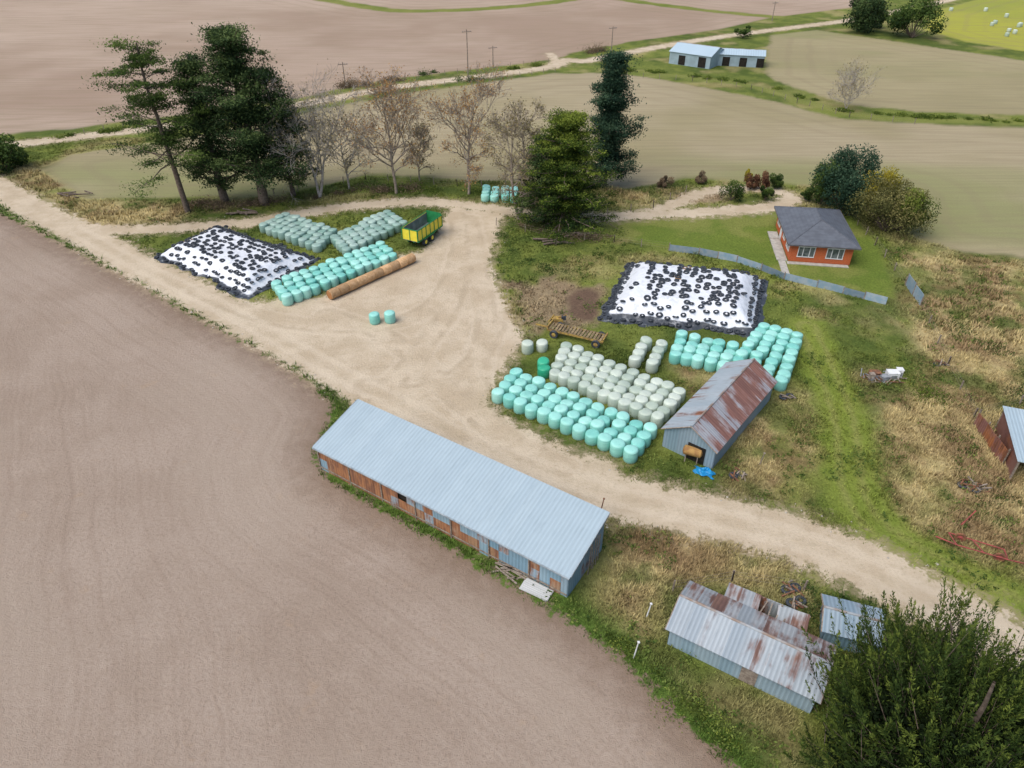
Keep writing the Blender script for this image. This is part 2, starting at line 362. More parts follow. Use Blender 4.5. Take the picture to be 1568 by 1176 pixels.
    r=n.mix(n.mr(n2,.48,.7,0,.38),r,(.43,.335,.23))
    wob=n.m('MULTIPLY',n.m('SUBTRACT',n2,.5),.9)
    t1=n.m('ABSOLUTE',n.m('SUBTRACT',n.m('ADD',dt,wob),.95)); r=n.mix(n.m('MULTIPLY',n.mr(t1,.5,.1,0,.36),n.mr(n.noise(.4),.4,.6,.0,1.)),r,(.38,.30,.21))
    t1b=n.m('ABSOLUTE',n.m('SUBTRACT',n.m('ADD',dt,wob),1.6)); r=n.mix(n.mr(t1b,.4,.05,0,.22),r,(.68,.59,.46))
    t2=n.m('ABSOLUTE',n.m('SUBTRACT',n.m('ADD',dm,wob),.95)); r=n.mix(n.mr(t2,.6,.1,0,.38),r,(.66,.57,.44))
    r=n.mix(n.mr(n.m('ADD',dm,wob),.35,.0,0,.25),r,(.36,.29,.19))
    r=n.mix(n.mr(n.noise(.6,detail=6,rough=.7),.56,.7,0,.42),r,(.36,.28,.19))
    r=n.mix(n.mr(n3,.5,.72,0,.35),r,(.40,.32,.22))
    r=n.mix(n.mr(n4,.5,.75,0,.4),r,(.72,.65,.55))
    e=n.m('ADD',n.m('MULTIPLY',n.m('SUBTRACT',n2,.5),3.8),n.m('MULTIPLY',n.m('SUBTRACT',n3,.5),2.2))
    c=n.mix(n.mr(n.m('ADD',df,e),.35,-.35),gc,f)
    edge=n.mr(n.m('ADD',dr,n.m('MULTIPLY',e,1.2)),1.6,.2,0,.55)
    c=n.mix(edge,c,(.38,.30,.20))
    c=n.mix(n.mr(n.m('ADD',dr,e),.4,-.4),c,r)
    n.bump(n.m('ADD',n3,n4),.7,.12)
    return n.fin(c,.95,.08)
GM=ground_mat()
dfar=d_far(x,y)
cdr=DR[FQ].mean(1); cdf=DF[FQ].mean(1)
cls=np.where(cdr<1.5,2,np.where(cdf<1.5,1,0))
V3=np.stack([x,y,Z],1)
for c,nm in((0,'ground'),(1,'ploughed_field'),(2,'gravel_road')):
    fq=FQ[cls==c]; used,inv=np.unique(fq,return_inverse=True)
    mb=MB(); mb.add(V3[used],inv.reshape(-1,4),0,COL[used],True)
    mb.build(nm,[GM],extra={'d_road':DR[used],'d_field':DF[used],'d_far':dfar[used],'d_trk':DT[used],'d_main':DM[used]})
# ------------------------------------------------------------ grass tufts
grassM=(lambda n:n.fin(n.attr('Col',True),.8,.1))(NT('grass_blades'))
BLD=[]
def foot(l): BLD.append(px(l))
foot([(490,720),(868,918),(927,850),(560,665)]); foot([(1013,690),(1090,720),(1180,615),(1105,600)])
foot([(1022,988),(1235,1092),(1265,1040),(1060,940)]); foot([(1205,403),(1300,408),(1290,345),(1180,345)])
foot([(235,392),(340,350),(490,398),(378,460)]); foot([(915,490),(957,403),(1178,430),(1165,518)])
def tufts(name,x0,x1,y0,y1,N,hs,bw,nb):
    x=rng.uniform(x0,x1,N);y=rng.uniform(y0,y1,N)
    k=np.abs(x)<y*.95+22; x=x[k];y=y[k]
    df=d_field(x,y);dr=d_road(x,y);w=rng.uniform(-1.,.6,len(x))
    ok=(df>.2+w*.8)&(dr>.5+w)&(d_far(x,y)>.8)&(sd_poly(x,y,lawnP)>.3)&(sd_poly(x,y,mudP)>.3)
    for b in BLD: ok&=sd_poly(x,y,b)>.1
    x=x[ok];y=y[ok];df=df[ok]
    c,dry,l,gt=grass_col(x,y,df); n=fbm(x,y,1.6,2)
    ok=rng.random(len(x))<(.35+.65*ss(.35,.6,n))*(1-.75*gt); x,y,c,dry,df,n=[a[ok] for a in(x,y,c,dry,df,n)]
    M=len(x); hh=hs*(.5+.9*n)*(.6+.7*dry+.35*ss(3,.5,df))
    base=np.repeat(np.stack([x,y,np.full(M,-.05)],1),nb,0)+np.concatenate([rng.normal(0,.11,(M*nb,2)),np.zeros((M*nb,1))],1)
    a=rng.uniform(0,6.283,M*nb);sp=rng.uniform(.2,.95,M*nb);h=np.repeat(hh,nb)*rng.uniform(.6,1.2,M*nb)
    d=np.stack([np.cos(a),np.sin(a),np.zeros(M*nb)],1);pd=np.stack([-d[:,1],d[:,0],d[:,2]],1)
    w=bw*rng.uniform(.6,1.4,M*nb)
    tip=base+d*(sp*h)[:,None];tip[:,2]+=h
    V=np.stack([base-pd*w[:,None],base+pd*w[:,None],tip],1).reshape(-1,3)
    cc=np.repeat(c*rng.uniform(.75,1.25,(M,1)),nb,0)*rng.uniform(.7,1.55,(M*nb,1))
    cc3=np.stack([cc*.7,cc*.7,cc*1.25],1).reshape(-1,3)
    mb=MB();mb.add(V,np.arange(len(V)).reshape(-1,3),0,cc3);mb.build(name,[grassM]);print(name,len(V)//3)
tufts('grass',-40,55,14,62,190000,.36,.035,5)
tufts('grass',-95,110,62,135,160000,.44,.06,4)
weedM=leafmat('weed_leaves',(.035,.07,.014),(.10,.155,.03),(.24,.29,.07),.2)
def weeds():
    N=32000;x=rng.uniform(-75,75,N);y=rng.uniform(14,112,N);df=d_field(x,y);dr=d_road(x,y)
    n=fbm(x,y,3,3)
    ok=(dr>.7)&(d_far(x,y)>1)&(sd_poly(x,y,lawnP)>.5)&(((df>.2)&(df<2.6)&(n>.42))|((df>2.6)&(n>.60)))
    for b in BLD: ok&=sd_poly(x,y,b)>.3
    x=x[ok];y=y[ok];n=n[ok];k=16;M=len(x)
    r=rng.uniform(.15,.55,M)
    C=np.repeat(np.stack([x,y,np.zeros(M)],1),k,0)+rng.normal(0,.5,(M*k,3))*np.repeat(r,k)[:,None]
    C[:,2]=np.abs(C[:,2])*1.2+.03
    mb=MB();leaves(mb,C,rng.uniform(.05,.12,M*k),np.repeat(rng.uniform(.2,.85,M),k)+rng.normal(0,.15,M*k),0,.5)
    mb.build('weeds',[weedM])
weeds()
# ------------------------------------------------------------ bales
def bale_mesh(R=.63,h=1.2,n=18):
    prof=[(.90,0),(1.0,.14),(1.015,.5),(1.0,.86),(.95,.95),(.82,1.0),(.4,1.02)]
    V=[];
    for pr,pz in prof:
        for i in range(n):
            a=i*2*math.pi/n; w=1+.014*math.sin(3*a+pz*4)
            V.append((R*pr*w*math.cos(a),R*pr*w*math.sin(a),pz*h))
    Fc=[[r*n+i,r*n+(i+1)%n,(r+1)*n+(i+1)%n,(r+1)*n+i] for r in range(len(prof)-1) for i in range(n)]
    V.append((0,0,h*1.02));c=len(V)-1;b=(len(prof)-1)*n
    T=[[b+i,b+(i+1)%n,c] for i in range(n)]
    return np.array(V),np.array(Fc),np.array(T)
BV,BQ,BT=bale_mesh()
def balemat(name,c1,c2):
    n=NT(name);t=n.attr('Col'); c=n.mix(t,c1,c2)
    z=n.sep()[2]; w=n.noise(1.,n.scalev((1.2,1.2,9.)),detail=3)
    c=n.mix(n.mr(w,.45,.7,0,.35),c,tuple(v*.72 for v in c1))
    c=n.mix(n.mr(n.noise(2.5),.5,.75,0,.4),c,tuple(min(1,v*1.1+.08) for v in c1))
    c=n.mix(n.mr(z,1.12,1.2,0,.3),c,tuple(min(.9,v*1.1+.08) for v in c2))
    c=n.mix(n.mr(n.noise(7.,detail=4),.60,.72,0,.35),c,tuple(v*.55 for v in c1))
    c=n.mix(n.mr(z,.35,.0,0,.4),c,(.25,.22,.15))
    n.bump(w,.35,.05)
    return n.fin(c,.38,.4)
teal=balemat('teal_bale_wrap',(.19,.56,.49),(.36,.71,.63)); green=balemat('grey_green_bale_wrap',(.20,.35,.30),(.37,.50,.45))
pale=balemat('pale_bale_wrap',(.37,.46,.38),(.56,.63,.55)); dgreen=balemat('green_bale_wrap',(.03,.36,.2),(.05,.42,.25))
def place_bales(name,pts,mat,h0=0.):
    pts=np.asarray(pts);N=len(pts);mb=MB()
    pos=np.concatenate([pts+rng.normal(0,.06,(N,2)),np.full((N,1),h0-.02)],1)
    sc=np.stack([rng.uniform(.94,1.05,N),rng.uniform(.94,1.05,N),rng.uniform(.86,1.10,N)],1)
    rz=rng.uniform(0,6.28,N);tl=rng.normal(0,.05,(N,2));t=rng.uniform(0,1,N)
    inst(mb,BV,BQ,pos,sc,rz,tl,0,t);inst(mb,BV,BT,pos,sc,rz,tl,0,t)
    c=np.append(pts.mean(0),0);mb.V=[v-c for v in mb.V]
    return mb.build(name,[mat],loc=c)
def stack(name,c,mat,pitch=1.27,h=1.2):
    a,b,d,e=[G(*p,h) for p in c]
    nu=max(2,round((np.linalg.norm(b-a)+np.linalg.norm(e-d))/2/pitch)+1); nv=max(2,round((np.linalg.norm(d-a)+np.linalg.norm(e-b))/2/pitch)+1)
    pts=[]
    for i in range(nu):
        for j in range(nv):
            s,t=i/(nu-1),j/(nv-1);pts.append((a*(1-s)+b*s)*(1-t)+(d*(1-s)+e*s)*t)
    return place_bales(name,pts,mat)
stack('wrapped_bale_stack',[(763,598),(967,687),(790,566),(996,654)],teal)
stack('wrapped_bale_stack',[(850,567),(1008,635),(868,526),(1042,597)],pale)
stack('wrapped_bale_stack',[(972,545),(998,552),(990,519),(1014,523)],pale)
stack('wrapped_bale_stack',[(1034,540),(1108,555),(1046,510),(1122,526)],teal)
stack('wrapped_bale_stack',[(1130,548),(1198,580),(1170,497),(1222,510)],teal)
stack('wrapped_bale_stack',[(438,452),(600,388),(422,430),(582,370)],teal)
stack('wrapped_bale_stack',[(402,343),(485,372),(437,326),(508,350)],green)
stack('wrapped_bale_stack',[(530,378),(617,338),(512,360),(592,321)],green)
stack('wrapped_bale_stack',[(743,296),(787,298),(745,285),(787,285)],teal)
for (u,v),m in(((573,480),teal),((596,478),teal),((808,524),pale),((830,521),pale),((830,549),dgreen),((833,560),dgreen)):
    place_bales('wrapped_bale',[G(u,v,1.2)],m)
def hay_row():
    a=G(504,452,.6);b=G(633,394,.6);L=np.linalg.norm(b-a);n=int(L/1.22);d=(b-a)/L;mb=MB()
    for i in range(n):
        p=a+d*(i*L/n);q=a+d*((i+.99)*L/n);r=.6*random.uniform(.96,1.04);t=random.random()
        pts=[(0,.90),(.05,1.),(.5,1.02),(.95,1.),(1.,.90)]
        for (s0,r0),(s1,r1) in zip(pts[:-1],pts[1:]):
            P0=[*(p+(q-p)*s0),.6];P1=[*(p+(q-p)*s1),.6];tubes(mb,[P0],[P1],r*r0,r*r1,16,0,t)
        tubes(mb,[[*p,.6]],[[*(p+(q-p)*.01),.6]],.02,r*.9,16,1,t); tubes(mb,[[*(p+(q-p)*.99),.6]],[[*q,.6]],r*.9,.02,16,1,t)
    c=np.array([*a,0]);mb.V=[v-c for v in mb.V]
    mb.build('hay_bale_row',[simple('hay_net',(.66,.43,.24),(.52,.32,.16),3,.7,tint=True,bump=.3),simple('hay_end',(.42,.20,.08),(.30,.14,.06),8,.9)],loc=c)
hay_row()
# ------------------------------------------------------------ silage piles
def torus(R=.285,r=.125,n=14,m=7):
    V=[];Fc=[]
    for i in range(n):
        a=i*2*math.pi/n
        for j in range(m):
            b=j*2*math.pi/m;V.append(((R+r*math.cos(b))*math.cos(a),(R+r*math.cos(b))*math.sin(a),.85*r*math.sin(b)))
            Fc.append([i*m+j,((i+1)%n)*m+j,((i+1)%n)*m+(j+1)%m,i*m+(j+1)%m])
    return np.array(V),np.array(Fc)
TV,TF=torus()
tyreM=simple('tyre_rubber',(.024,.03,.04),(.06,.07,.085),4,.75,.3)
def coverM(name,thr):
    n=NT(name);t=n.attr('Col');nz=n.noise(.5,detail=3)
    f=n.mr(n.m('ADD',t,n.m('MULTIPLY',n.m('SUBTRACT',nz,.5),.5)),thr-.05,thr+.05)
    c=n.mix(f,(.74,.78,.84),(.05,.06,.075));c=n.mix(n.mr(n.noise(1.3,detail=5),.50,.72,0,.5),c,(.46,.48,.51))
    c=n.mix(n.mr(n.noise(.7,detail=6,rough=.75),.60,.68,0,.5),c,(.30,.27,.22))
    n.bump(n.noise(1.5),.6,.2);return n.fin(c,.4,.35)
def silage(name,c,Hm,sp,dens,thr,slope=3.2,soil=None,ts=1.):
    a,b,d,e=[G(*p) for p in c];n=48;mb=MB();cen=(a+b+d+e)/4
    def S(s,t):
        q=(a*(1-s)[...,None]+b*s[...,None])*(1-t)[...,None]+(d*(1-s)[...,None]+e*s[...,None])*t[...,None]
        ed=np.minimum(np.minimum(s,1-s)*np.linalg.norm(b-a),np.minimum(t,1-t)*np.linalg.norm(d-a))
        z=Hm*ss(0,slope,ed)*(.9+.25*fbm(q[...,0],q[...,1],5,2))+.16*(fbm(q[...,0],q[...,1],1.5,1)-.5)*ss(0,1,ed)+.02
        q=q+ (ss(1.5,0,ed)*(fbm(q[...,0]+9,q[...,1],2.,0)-.5))[...,None]*1.8
        return q,z,ed
    s,t=np.meshgrid(np.linspace(0,1,n),np.linspace(0,1,n));q,z,ed=S(s,t)
    V=np.stack([q[...,0],q[...,1],z],-1).reshape(-1,3)-np.append(cen,0)
    i,j=np.meshgrid(np.arange(n-1),np.arange(n-1),indexing='ij');k=(i*n+j).ravel()
    mb.add(V,np.stack([k,k+1,k+n+1,k+n],1),0,(1-ss(0,2.4,ed)).ravel(),True)
    Lu=np.linalg.norm(b-a);Lv=np.linalg.norm(d-a)
    su,tv=np.meshgrid(np.arange(sp/2,Lu,sp)/Lu,np.arange(sp/2,Lv,sp)/Lv);su=su.ravel()+rng.normal(0,.16*sp/Lu,su.size);tv=tv.ravel()+rng.normal(0,.16*sp/Lv,tv.size)
    k=(su>.01)&(su<.99)&(tv>.01)&(tv<.99);su=su[k];tv=tv[k]
    q,z,ed=S(su,tv);keep=rng.random(len(su))<dens(su,tv,ed,q);q=q[keep];z=z[keep]
    pos=np.stack([q[:,0]-cen[0],q[:,1]-cen[1],z+.1],1)
    N=len(pos);sc=np.ones((N,3))*rng.uniform(.8,1.15,(N,1))*ts;inst(mb,TV,TF,pos,sc,None,rng.normal(0,.10,(N,2)),1)
    if soil:
        for (s0,t0,rr,m) in soil:
            qq,zz,_=S(rng.normal(s0,rr,m),rng.normal(t0,rr,m));ps=np.stack([qq[:,0]-cen[0],qq[:,1]-cen[1],zz],1)
            ico=np.array([[1,0,0],[0,1,0],[-1,0,0],[0,-1,0],[0,0,.6],[0,0,-.4]]);fi=[[0,1,4],[1,2,4],[2,3,4],[3,0,4],[1,0,5],[2,1,5],[3,2,5],[0,3,5]]
            inst(mb,ico,fi,ps,rng.uniform(.08,.26,(m,3)),None,None,2,rng.random(m),False)
    mb.build(name,[coverM(name+'_cover',thr),tyreM,simple('clods',(.26,.17,.10),(.17,.11,.07),3,.9)],loc=(cen[0],cen[1],0));print(name,N)
silage('silage_pile',[(235,393),(378,460),(338,348),(492,398)],1.5,.80,lambda s,t,e,q:np.where(e<1.,.95,.66+.28*ss(.40,.55,fbm(q[:,0],q[:,1],3,1))),.8,3.,[(.12,.35,.03,40)],.82)
def dens2(s,t,e,q):
    n=fbm(q[:,0],q[:,1],2.6,2)
    line=(np.abs(s-.26-.03*np.sin(t*7))<.03)|(np.abs(t-.80)<.04)|(np.abs(t-.14)<.035)
    return np.where(e<1.9,.98,np.where(line,.85,np.where((s>.28)&(s<.82),np.where(n>.42,.72,.36),.08)))
silage('silage_pile',[(915,490),(1165,518),(957,403),(1178,430)],2.0,.86,dens2,.58,3.4,[(.45,.86,.015,60),(.46,.74,.02,25),(.42,.55,.02,20)],.90)
# ------------------------------------------------------------ buildings
roofL=corr('long_shed_roof',(.355,.45,.51),(.39,.485,.54),.0,0,.95,.32,soft=1.)
wr1=corr('rusty_wall_iron',(.40,.24,.14),(.34,.31,.27),.80,0,rustc=((.39,.18,.085),(.22,.105,.065))); wr2=corr('part_rusty_wall_iron',(.28,.40,.49),(.35,.44,.51),.60,0,rustc=((.38,.18,.09),(.24,.115,.07))); wr3=corr('blue_wall_iron',(.21,.36,.47),(.30,.43,.51),.25,0)
wy=corr('end_wall_iron',(.19,.33,.43),(.28,.39,.48),.42,1)
wood=simple('weathered_timber',(.33,.28,.23),(.2,.16,.13),5,.9); dark=simple('dark_opening',(.015,.014,.013),(.03,.025,.02),3,.9)
rustM=simple('rust',(.28,.13,.07),(.14,.075,.05),4,.85,bump=.2)
white=simple('white_paint',(.76,.77,.78),(.64,.65,.65),2,.5,.3)
def frame(p0,p1):
    d=np.array(p1)-np.array(p0);return math.atan2(d[1],d[0]),float(np.linalg.norm(d))
def long_shed():
    p0=G(493,718);p1=G(868,915);rz,L=frame(p0,p1);W=5.1;h0,h1=2.6,3.85
    r=empty('long_corrugated_shed',p0,rz)
    mb=MB();pw=.86;n=int(L/pw)+1
    for i in range(n):
        x0=i*pw;x1=min(L,x0+pw-.01);u=i/n
        for z0,z1 in((-.1,1.25),(1.25,2.58)):
            k=random.random()
            pr=.93 if u<.36 else(.58 if u<.68 else .18)
            if z0<0 and .30<u<.7: pr*=.85
            m=0 if k<pr else(1 if k<pr+(1-pr)*.55 else 2)
            off=random.uniform(0,.03)
            if random.random()<.05 and z0>0: box(mb,((x0+x1)/2,.10,(z0+z1)/2),(x1-x0,.03,z1-z0),3); continue
            box(mb,((x0+x1)/2,-off,(z0+z1)/2),(x1-x0,.03,z1-z0-.004),m,ry=random.uniform(-.012,.012))
    mb.build('front_wall',[wr1,wr2,wr3,dark],parent=r)
    mb=MB()
    for xx in(L+.02,-.02):
        q=np.array([[xx-.02,0.03,-.1],[xx-.02,W,-.1],[xx-.02,W,h1-.06],[xx-.02,.03,h0-.06]]);mb.add(np.vstack([q,q+[.04,0,0]]),BF,0)
    mb.build('end_walls',[wy],parent=r)
    mb=MB();box(mb,(L/2,W,h1/2-.1),(L,.04,h1),0);mb.build('back_wall',[wr2],parent=r)
    mb=MB();slab(mb,[[-.25,-.3,h0-.06],[L+.25,-.3,h0-.06],[L+.25,W+.25,h1+.06],[-.25,W+.25,h1+.06]],.05)
    mb.build('roof',[roofL],parent=r)
    mb=MB();box(mb,(L/2,-.34,h0-.14),(L+.5,.08,.1),0);box(mb,(L+.28,W/2,(h0+h1)/2-.06),(.04,W+.5,.16),0,rx=math.atan2(h1-h0,W));box(mb,(-.28,W/2,(h0+h1)/2-.06),(.04,W+.5,.16),0,rx=math.atan2(h1-h0,W))
    for i in range(0,n,4): box(mb,(i*pw,-.06,1.2),(.1,.1,2.5),1)
    box(mb,(L*.5,-.09,.35),(L,.04,.12),1)
    for i in range(5): box(mb,(L+.3,W*.5+i*.35,1.6),(.04,.10,random.uniform(2.2,3.2)),1,rx=random.uniform(-.2,.2))
    mb.build('gutter_and_posts',[simple('gutter',(.36,.42,.46),None,2,.6),wood],parent=r)
long_shed()
def gable(name,p0,p1,W,ev,rd,roofmats,wallm,endm,doors=(),over=.25,trim=True):
    rz,L=frame(p0,p1);r=empty(name,p0,rz);mb=MB()
    box(mb,(L/2,0,ev/2-.05),(L,.05,ev),0);box(mb,(L/2,W,ev/2-.05),(L,.05,ev),0);mb.build('side_walls',[wallm],parent=r)
    mb=MB()
    for xx in(0,L):
        v=[[xx,0.03,-.1],[xx,W-.03,-.1],[xx,W-.03,ev-.03],[xx,W/2,rd-.08],[xx,.03,ev-.03]];mb.add(v,[[0,1,2,3,4]],0)
        v=[[p[0]+(.04 if xx else -.04),p[1],p[2]] for p in v];mb.add(v,[[0,1,2,3,4]],0)
    mb.build('gable_walls',[endm],parent=r)
    k=(rd-ev)/(W/2)
    for s,y0 in((0,-over),(1,W+over)):
        mb=MB();slab(mb,[[-over,y0,ev-over*k],[L+over,y0,ev-over*k],[L+over,W/2,rd],[-over,W/2,rd]],.05)
        mb.build('roof_slope',[roofmats[s]],parent=r)
    mb=MB();tubes(mb,[[-over,W/2,rd-.02]],[[L+over,W/2,rd-.02]],.10,.10,6,0);mb.build('ridge_cap',[simple(name+'_ridge',(.36,.40,.43),(.27,.20,.16),1,.6)],parent=r)
    if trim:
        mb=MB()
        for xx in(-over-.02,L+over+.02):
            for s in(-1,1): tubes(mb,[[xx,W/2+s*(W/2+over),ev-over*k-.05]],[[xx,W/2,rd-.05]],.06,.06,4,0)
        mb.build('barge_boards',[wood],parent=r)
    if doors:
        mb=MB()
        for d in doors: box(mb,*d)
        mb.build('door',[dark,wood,white,rustM],parent=r)
    return r,L
s2a=G(1090,718);s2b=G(1178,612)
g2r=corr('barn_roof_rusty',(.35,.37,.41),(.43,.44,.46),.70,0,rustc=((.27,.135,.11),(.19,.095,.08)));g2l=corr('barn_roof_grey',(.35,.41,.46),(.42,.47,.51),.45,0)
gable('corrugated_barn',s2a,s2b,4.7,2.2,3.6,(g2r,g2l),corr('barn_wall',(.24,.34,.41),(.31,.38,.44),.3,0),corr('barn_end',(.24,.35,.42),(.30,.39,.46),.15,1),
  doors=[((-.07,1.6,.85),(.05,1.6,1.8),0)])
s3a=G(1022,985);s3b=G(1240,1092)
rc3=((.24,.135,.10),(.16,.09,.075))
g3=corr('low_shed_roof',(.285,.345,.40),(.38,.43,.47),.42,0,rustc=rc3);g3b=corr('low_shed_roof_rusty',(.33,.37,.40),(.44,.45,.46),.58,0,rustc=rc3)
gable('low_corrugated_shed',s3a,s3b,4.0,1.75,2.6,(g3,g3b),corr('low_shed_wall',(.27,.39,.47),(.36,.46,.52),.15,0),corr('low_shed_end',(.27,.37,.44),(.34,.43,.49),.2,1),doors=[((5.2,-.05,.85),(1.0,.05,1.7),1)])
def leanto(name,p0,p1,W,h0,h1,rm,wm,whole=False):
    rz,L=frame(p0,p1);r=empty(name,p0,rz)
    mb=MB()
    if whole: slab(mb,[[-.2,-.2,h0],[L+.2,-.2,h0],[L+.2,W+.2,h1],[-.2,W+.2,h1]],.05)
    else: slab(mb,[[-.1,-.15,h0],[L*.42,-.1,h0+.05],[L*.40,W,h1],[-.1,W,h1]],.04);slab(mb,[[L*.66,.5,h0-.35],[L+.1,.3,h0-.15],[L,W,h1],[L*.62,W-.1,h1-.1]],.04)
    mb.build('roof',[rm],parent=r)
    mb=MB();box(mb,(L/2,W,h1/2-.1),(L,.04,h1),0);box(mb,(0,W/2,min(h0,h1)/2-.1),(.04,W-.1,min(h0,h1)-.05),0)
    mb.build('back_wall',[wm],parent=r)
    mb=MB()
    for i in range(4):
        for yy,hh in((0,h0-.05),(W-.1,h1-.06)): box(mb,(i*L/3,yy,hh/2),(.13,.13,hh),0)
    box(mb,(L/2,0,h0-.12),(L,.08,.1),0)
    if not whole:
        for i in range(4): box(mb,(L*.45+i*.5,W/2,h0-.15),(.08,W,.07),0,rz=random.uniform(-.2,.2))
    mb.build('posts',[wood],parent=r)
leanto('lean_to_shed',G(1100,948),G(1222,1000),2.0,1.4,1.6,g3b,corr('leanto_wall',(.34,.40,.45),(.4,.44,.47),.5,0))
gable('small_iron_shed',G(1256,985),G(1340,1008),2.6,1.6,2.1,(corr('small_shed_roof',(.26,.36,.44),(.34,.42,.48),.3,0),)*2,wr3,wy)
redw=corr('red_wall_iron',(.24,.11,.095),(.33,.18,.15),.6,0)
q0=G(1545,735);q0b=G(1522,655);dv=(q0b-q0)/np.linalg.norm(q0b-q0);q1=q0+np.array([dv[1],-dv[0]])*7.
leanto('open_iron_shed',q0,q1,7.,2.2,2.5,corr('open_shed_roof',(.46,.57,.63),(.35,.46,.53),.22,0),redw,True)
def redfence():
    a=G(1490,650);b=G(1535,715);rz,L=frame(a,b);r=empty('red_iron_fence',a,rz);mb=MB()
    for i in range(int(L/.9)): box(mb,(i*.9+.45,random.uniform(-.04,.04),.75),(.88,.03,random.uniform(1.2,1.7)),0,ry=random.uniform(-.04,.04))
    mb.build('panels',[redw],parent=r);mb=MB()
    for i in range(int(L/1.8)+1): box(mb,(i*1.8,.08,.85),(.1,.1,1.8),0)
    mb.build('posts',[wood],parent=r)
redfence()
fr=corr('far_shed_roof',(.44,.56,.64),(.40,.52,.60),.0,0,1.5,.6,soft=1);fw=simple('far_shed_wall',(.32,.42,.48),(.26,.34,.38),.5,.7)
gable('farm_shed',G(1024,97),G(1086,106),9,3.,4.4,(fr,fr),fw,fw,doors=[((3.5,-.06,1.2),(1.8,.06,2.2),0),((9.,-.06,1.3),(2.0,.06,2.4),0)],trim=False)
gable('farm_shed',G(1092,100),G(1168,104),6,2.8,3.6,(fr,fr),fw,fw,doors=[((3+i*4.2,-.06,1.1),(1.8,.06,2.1),0) for i in range(3)],trim=False)
def house():
    p0=G(1207,400);p1=G(1297,406);rz,L=frame(p0,p1);L=7.5;W=11.4;r=empty('brick_house',p0,rz)
    n=NT('orange_brick');br=n.t.nodes.new('ShaderNodeTexBrick');br.inputs['Scale'].default_value=3.5
    br.inputs['Color1'].default_value=(.56,.13,.04,1);br.inputs['Color2'].default_value=(.46,.10,.035,1);br.inputs['Mortar'].default_value=(.38,.22,.15,1);br.inputs['Mortar Size'].default_value=.012
    mp=n.t.nodes.new('ShaderNodeMapping');mp.inputs['Rotation'].default_value=(math.pi/2,0,.6);n.t.links.new(n.obj(),mp.inputs[0]);n.t.links.new(mp.outputs[0],br.inputs[0])
    brick=n.fin(br.outputs[0],.85,.15)
    mb=MB();box(mb,(L/2,W/2,1.3),(L,W,2.6),0);mb.build('walls',[brick],parent=r)
    o=.6
    def hip(mb,x0,x1,y0,y1,e,k,mat):
        w=(x1-x0)/2;t=e+w*k;c=(x0+x1)/2
        V=[[x0,y0,e],[x1,y0,e],[x1,y1,e],[x0,y1,e],[c,y0+w,t],[c,y1-w,t]]
        mb.add(V,[[0,1,4]],mat);mb.add(V,[[2,3,5]],mat);mb.add(V,[[1,2,5,4],[3,0,4,5],[0,3,2,1]],mat)
        for a,b in((0,4),(1,4),(2,5),(3,5),(4,5)): tubes(mb,[V[a]],[V[b]],.06,.06,5,mat+1)
    rf=NT('grey_tile_roof');z=rf.sep()[2];st=rf.m('SINE',rf.m('MULTIPLY',z,36.));c=rf.mix(rf.mr(rf.noise(1.2),.35,.65),(.125,.14,.165),(.10,.11,.13));c=rf.mix(rf.mr(st,.3,1,0,.15),c,(.06,.062,.075));rf.bump(st,.3,.02);rf=rf.fin(c,.6,.3)
    mb=MB();hip(mb,-o,L+o,-o,W+o,2.6,.40,0)
    mb.build('roof',[rf,simple('ridge_tiles',(.13,.14,.165),None,2,.6)],parent=r)
    mb=MB()
    for c,s in(((L/2,-o-.03,2.52),(L+2*o+.1,.08,.17)),((-o-.03,W/2,2.52),(.08,W+2*o,.17)),((L+o+.03,W/2,2.52),(.08,W+2*o,.17))): box(mb,c,s,0)
    mb.build('gutters',[simple('dark_gutter',(.14,.14,.15),None,2,.5)],parent=r)
    gl=simple('window_glass',(.06,.08,.09),(.16,.18,.19),1.5,.12,.6)
    mb=MB()
    def win(cx,w,h,zc=1.45,side=0,cy=0):
        def B(dx,dz,sx,sz,t,m):
            if side==0: box(mb,(cx+dx,-.02-t/2,zc+dz),(sx,.04+t,sz),m)
            else: box(mb,(-.02-t/2,cy+dx,zc+dz),(.04+t,sx,sz),m)
        B(0,0,w,h,0.,1)
        for dz in(-h/2,h/2): B(0,dz,w+.14,.11,.05,0)
        for dx in(-w/2,w/2,-w/5,w/5): B(dx,0,.09,h-.11,.045,0)
    win(1.9,2.0,1.35);win(5.4,2.0,1.35)
    for cy,w in((2.0,1.8),(5.,1.2),(9.5,1.6)): win(0,w,1.15,1.5,1,cy)
    box(mb,(-.05,7.2,1.02),(.08,.95,2.05),0);mb.build('windows',[white,gl],parent=r)
    mb=MB();conc=simple('concrete',(.46,.44,.40),(.36,.34,.31),2,.9)
    box(mb,(-.8,4.5,.05),(1.3,9,.14),0);box(mb,(-.9,7.2,.15),(1.2,1.4,.2),0);box(mb,(-.85,-2.2,.03),(.9,4.3,.1),0);box(mb,(3.5,-.5,.04),(7.5,.7,.1),0);mb.build('path_and_steps',[conc],parent=r)
house()
